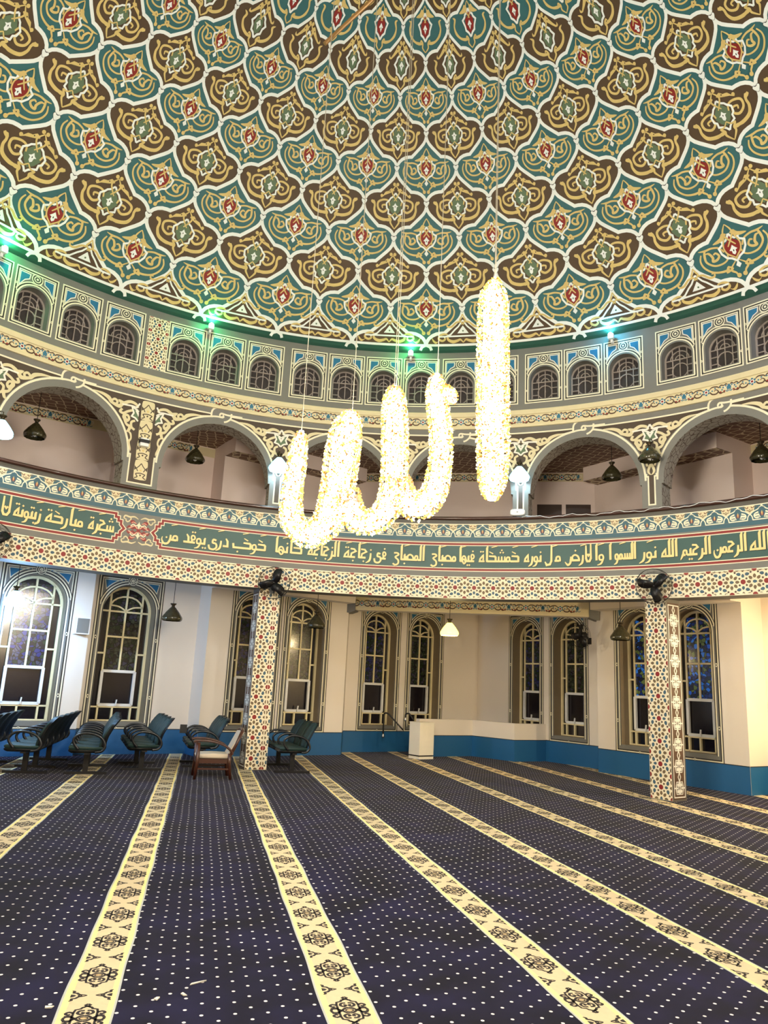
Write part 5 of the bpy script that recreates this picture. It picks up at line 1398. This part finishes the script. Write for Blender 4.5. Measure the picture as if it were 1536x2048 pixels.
a.raw(V, [(0, 1, 2, 3, 4), (9, 8, 7, 6, 5)] + [(i, (i + 1) % 5, 5 + (i + 1) % 5, 5 + i) for i in range(5)], 'cushion_beige'); a.build('back_cushion', root)

# ---- white podium by the stair parapet
e1 = L(-.73, 11.61) - L(-1.05, 11.24); e1 = e1 / np.linalg.norm(e1); e2 = L(-1.05 - .76, 11.24 + .65) - L(-1.05, 11.24); e2 /= np.linalg.norm(e2); c0 = L(-1.05, 11.24)
rz = math.atan2(e1[1], e1[0]); root = tag(empty('podium', (c0[0], c0[1], 0), rz), 'white box podium with a dark band near its foot, before the stair parapet', 'podium')
a = Acc(); a.box((0, 0, .0), (.43, .36, .055), 'podium_white'); a.build('plinth', root)
a = Acc(); a.box((.012, .012, .055), (.418, .348, .085), 'black_line'); a.build('dark_band', root)  # dark line just above the plinth
a = Acc(); a.box((0, 0, .085), (.43, .36, .78), 'podium_white'); a.build('body', root)
a = Acc(); a.box((-.006, -.006, .78), (.436, .366, .80), 'podium_white'); a.build('top', root)

# ---- handrails of the stair
for pts, lab in (([(.144, .396), (.144, .65), (.145, .881), (.165, .92), (.20, .93), (.291, .877), (.62, .561)], 'dark handrail sloping down left of the stair parapet'),
                 ([(.669, .80), (.666, .909), (.69, .94), (.73, .946), (.77, .93), (.862, .80)], 'short dark handrail loop on the end of the stair parapet')):
    A_, B_ = L(-2.2, 12.15), L(-.9, 12.15); D_ = (B_ - A_) / np.linalg.norm(B_ - A_)
    P3 = [(A_[0] + D_[0] * u, A_[1] + D_[1] * u, z) for u, z in pts]
    root = tag(empty('handrail', P3[0]), lab, 'handrail', 'stair handrails')
    a = Acc(); a.tube(cr([tuple(np.array(q) - np.array(P3[0])) for q in P3], 4), .019, 'black_metal', 8); a.build('rail', root, smooth=True)
    a = Acc(); a.lathe([(0, -.045), (.03, -.03), (.036, 0), (.022, .03), (.02, .05)], 'steel', 12); a.build('end_cap', root, smooth=True)

# ---- small things on walls and rail
P_ = L(-10.3, 4.2); D_ = L(-7.12, 7.34) - P_; D_ = D_ / np.linalg.norm(D_); N_ = np.array([D_[1], -D_[0]]); q = P_ + D_ * 4.3 + N_ * .1
root = tag(empty('wall_speaker', (q[0], q[1], 2.42), math.atan2(D_[1], D_[0])), 'small white speaker on the wall between the two left windows', 'speaker')
a = Acc(); a.box((-.13, -.1, -.16), (.13, .1, .16), 'plastic_white'); a.build('cabinet', root)
a = Acc(); a.box((-.11, -.106, -.14), (.11, -.1, .14), 'grey'); a.build('grille', root)
p = onring(31.96, R0 - .1, 4.85); root = tag(empty('router', p, -math.radians(32)), 'white rounded router box on the rail below the lit pier lamp', 'router')
a = Acc(); prof = [(.14 * math.copysign(abs(math.cos(t)) ** .5, math.cos(t)), .06 * math.copysign(abs(math.sin(t)) ** .6, math.sin(t))) for t in np.linspace(0, 2 * PI, 25)[:-1]]
V = [(x * s, y, z * s - .0) for y, s in ((-.035, .9), (-.025, 1), (.03, 1)) for x, z in prof]; k = 24
a.raw(V, [(i * k + j, i * k + (j + 1) % k, (i + 1) * k + (j + 1) % k, (i + 1) * k + j) for i in range(2) for j in range(k)] + [tuple(range(k - 1, -1, -1)), tuple(range(2 * k, 3 * k))], 'plastic_white'); a.build('case', root, smooth=False)
a = Acc(); a.poly = None; a.box((-.014, -.04, -.006), (.014, -.035, .008), 'grey'); a.build('mark', root)
p = onring(-20.67, R0 - .07, 5.62); root = tag(empty('wall_camera', p, -math.radians(-20.67)), 'small white and black camera on the wide patterned pier', 'camera')
a = Acc(); a.box((-.075, -.05, -.09), (.075, .05, -.03), 'plastic_white'); a.box((-.075, -.05, .03), (.075, .05, .055), 'plastic_white'); a.build('case', root)
a = Acc(); a.box((-.085, -.06, -.03), (.085, .05, .03), 'black_metal'); a.build('lens_bar', root)
P_ = L(-5.2, 8.6); D_ = L(-2.82, 11.1) - P_; D_ = D_ / np.linalg.norm(D_)
# white cable along the rail
acc = Acc(); pts = []
rs = random.Random(3)
for i in range(60):
    az = 32.5 + i * .62; q = onring(az, R0 - .062 - .01 * math.sin(i * .9), 4.765 + .018 * math.sin(i * .7) + .012 * math.sin(i * 1.9)); pts.append(tuple(q))
acc.tube(pts, .006, 'plastic_white', 5); o = acc.build('cable', smooth=True); tag(o, 'thin white cable running along the brown rail to the right of the router', 'cable')
# brass bar under the dome
acc = Acc(); A_, B_ = on_ch(-.771, 8.019, .12), on_ch(-.20, 8.735, .12); acc.tube([A_, B_], .022, 'brass', 10); tag(acc.build('suspension_bar'), 'slanting brown brass bar high under the dome, left of centre', 'bar')
# scraps on the carpet
for i, ((x, y), s, t) in enumerate((((.13, 4.57), (.05, .006), 'thin pale stick lying on the carpet between the two near stripes'), ((-.07, 4.38), (.018, .012), 'pale paper crumb on the carpet, leftmost of three'),
                               ((.06, 4.42), (.02, .01), 'pale paper crumb on the carpet below the stick'), ((-.57, 4.33), (.02, .012), 'pale paper crumb on the carpet left of the left near stripe'))):
    a = Acc(); a.raw([(-s[0], -s[1], .002), (s[0], -s[1] * .4, .002), (s[0] * .8, s[1], .002), (-s[0] * .7, s[1] * .8, .002), (-s[0], -s[1], .006), (s[0], -s[1] * .4, .008), (s[0] * .8, s[1], .006), (-s[0] * .7, s[1] * .8, .008)],
          [(0, 1, 2, 3), (4, 5, 6, 7), (0, 1, 5, 4), (1, 2, 6, 5), (2, 3, 7, 6), (3, 0, 4, 7)], 'white'); o = a.build('stick' if i == 0 else 'paper_scrap'); o.location = (x, y, 0); o.rotation_euler = (0, 0, .5 if i == 0 else i)
    tag(o, t, 'stick' if i == 0 else 'scrap')
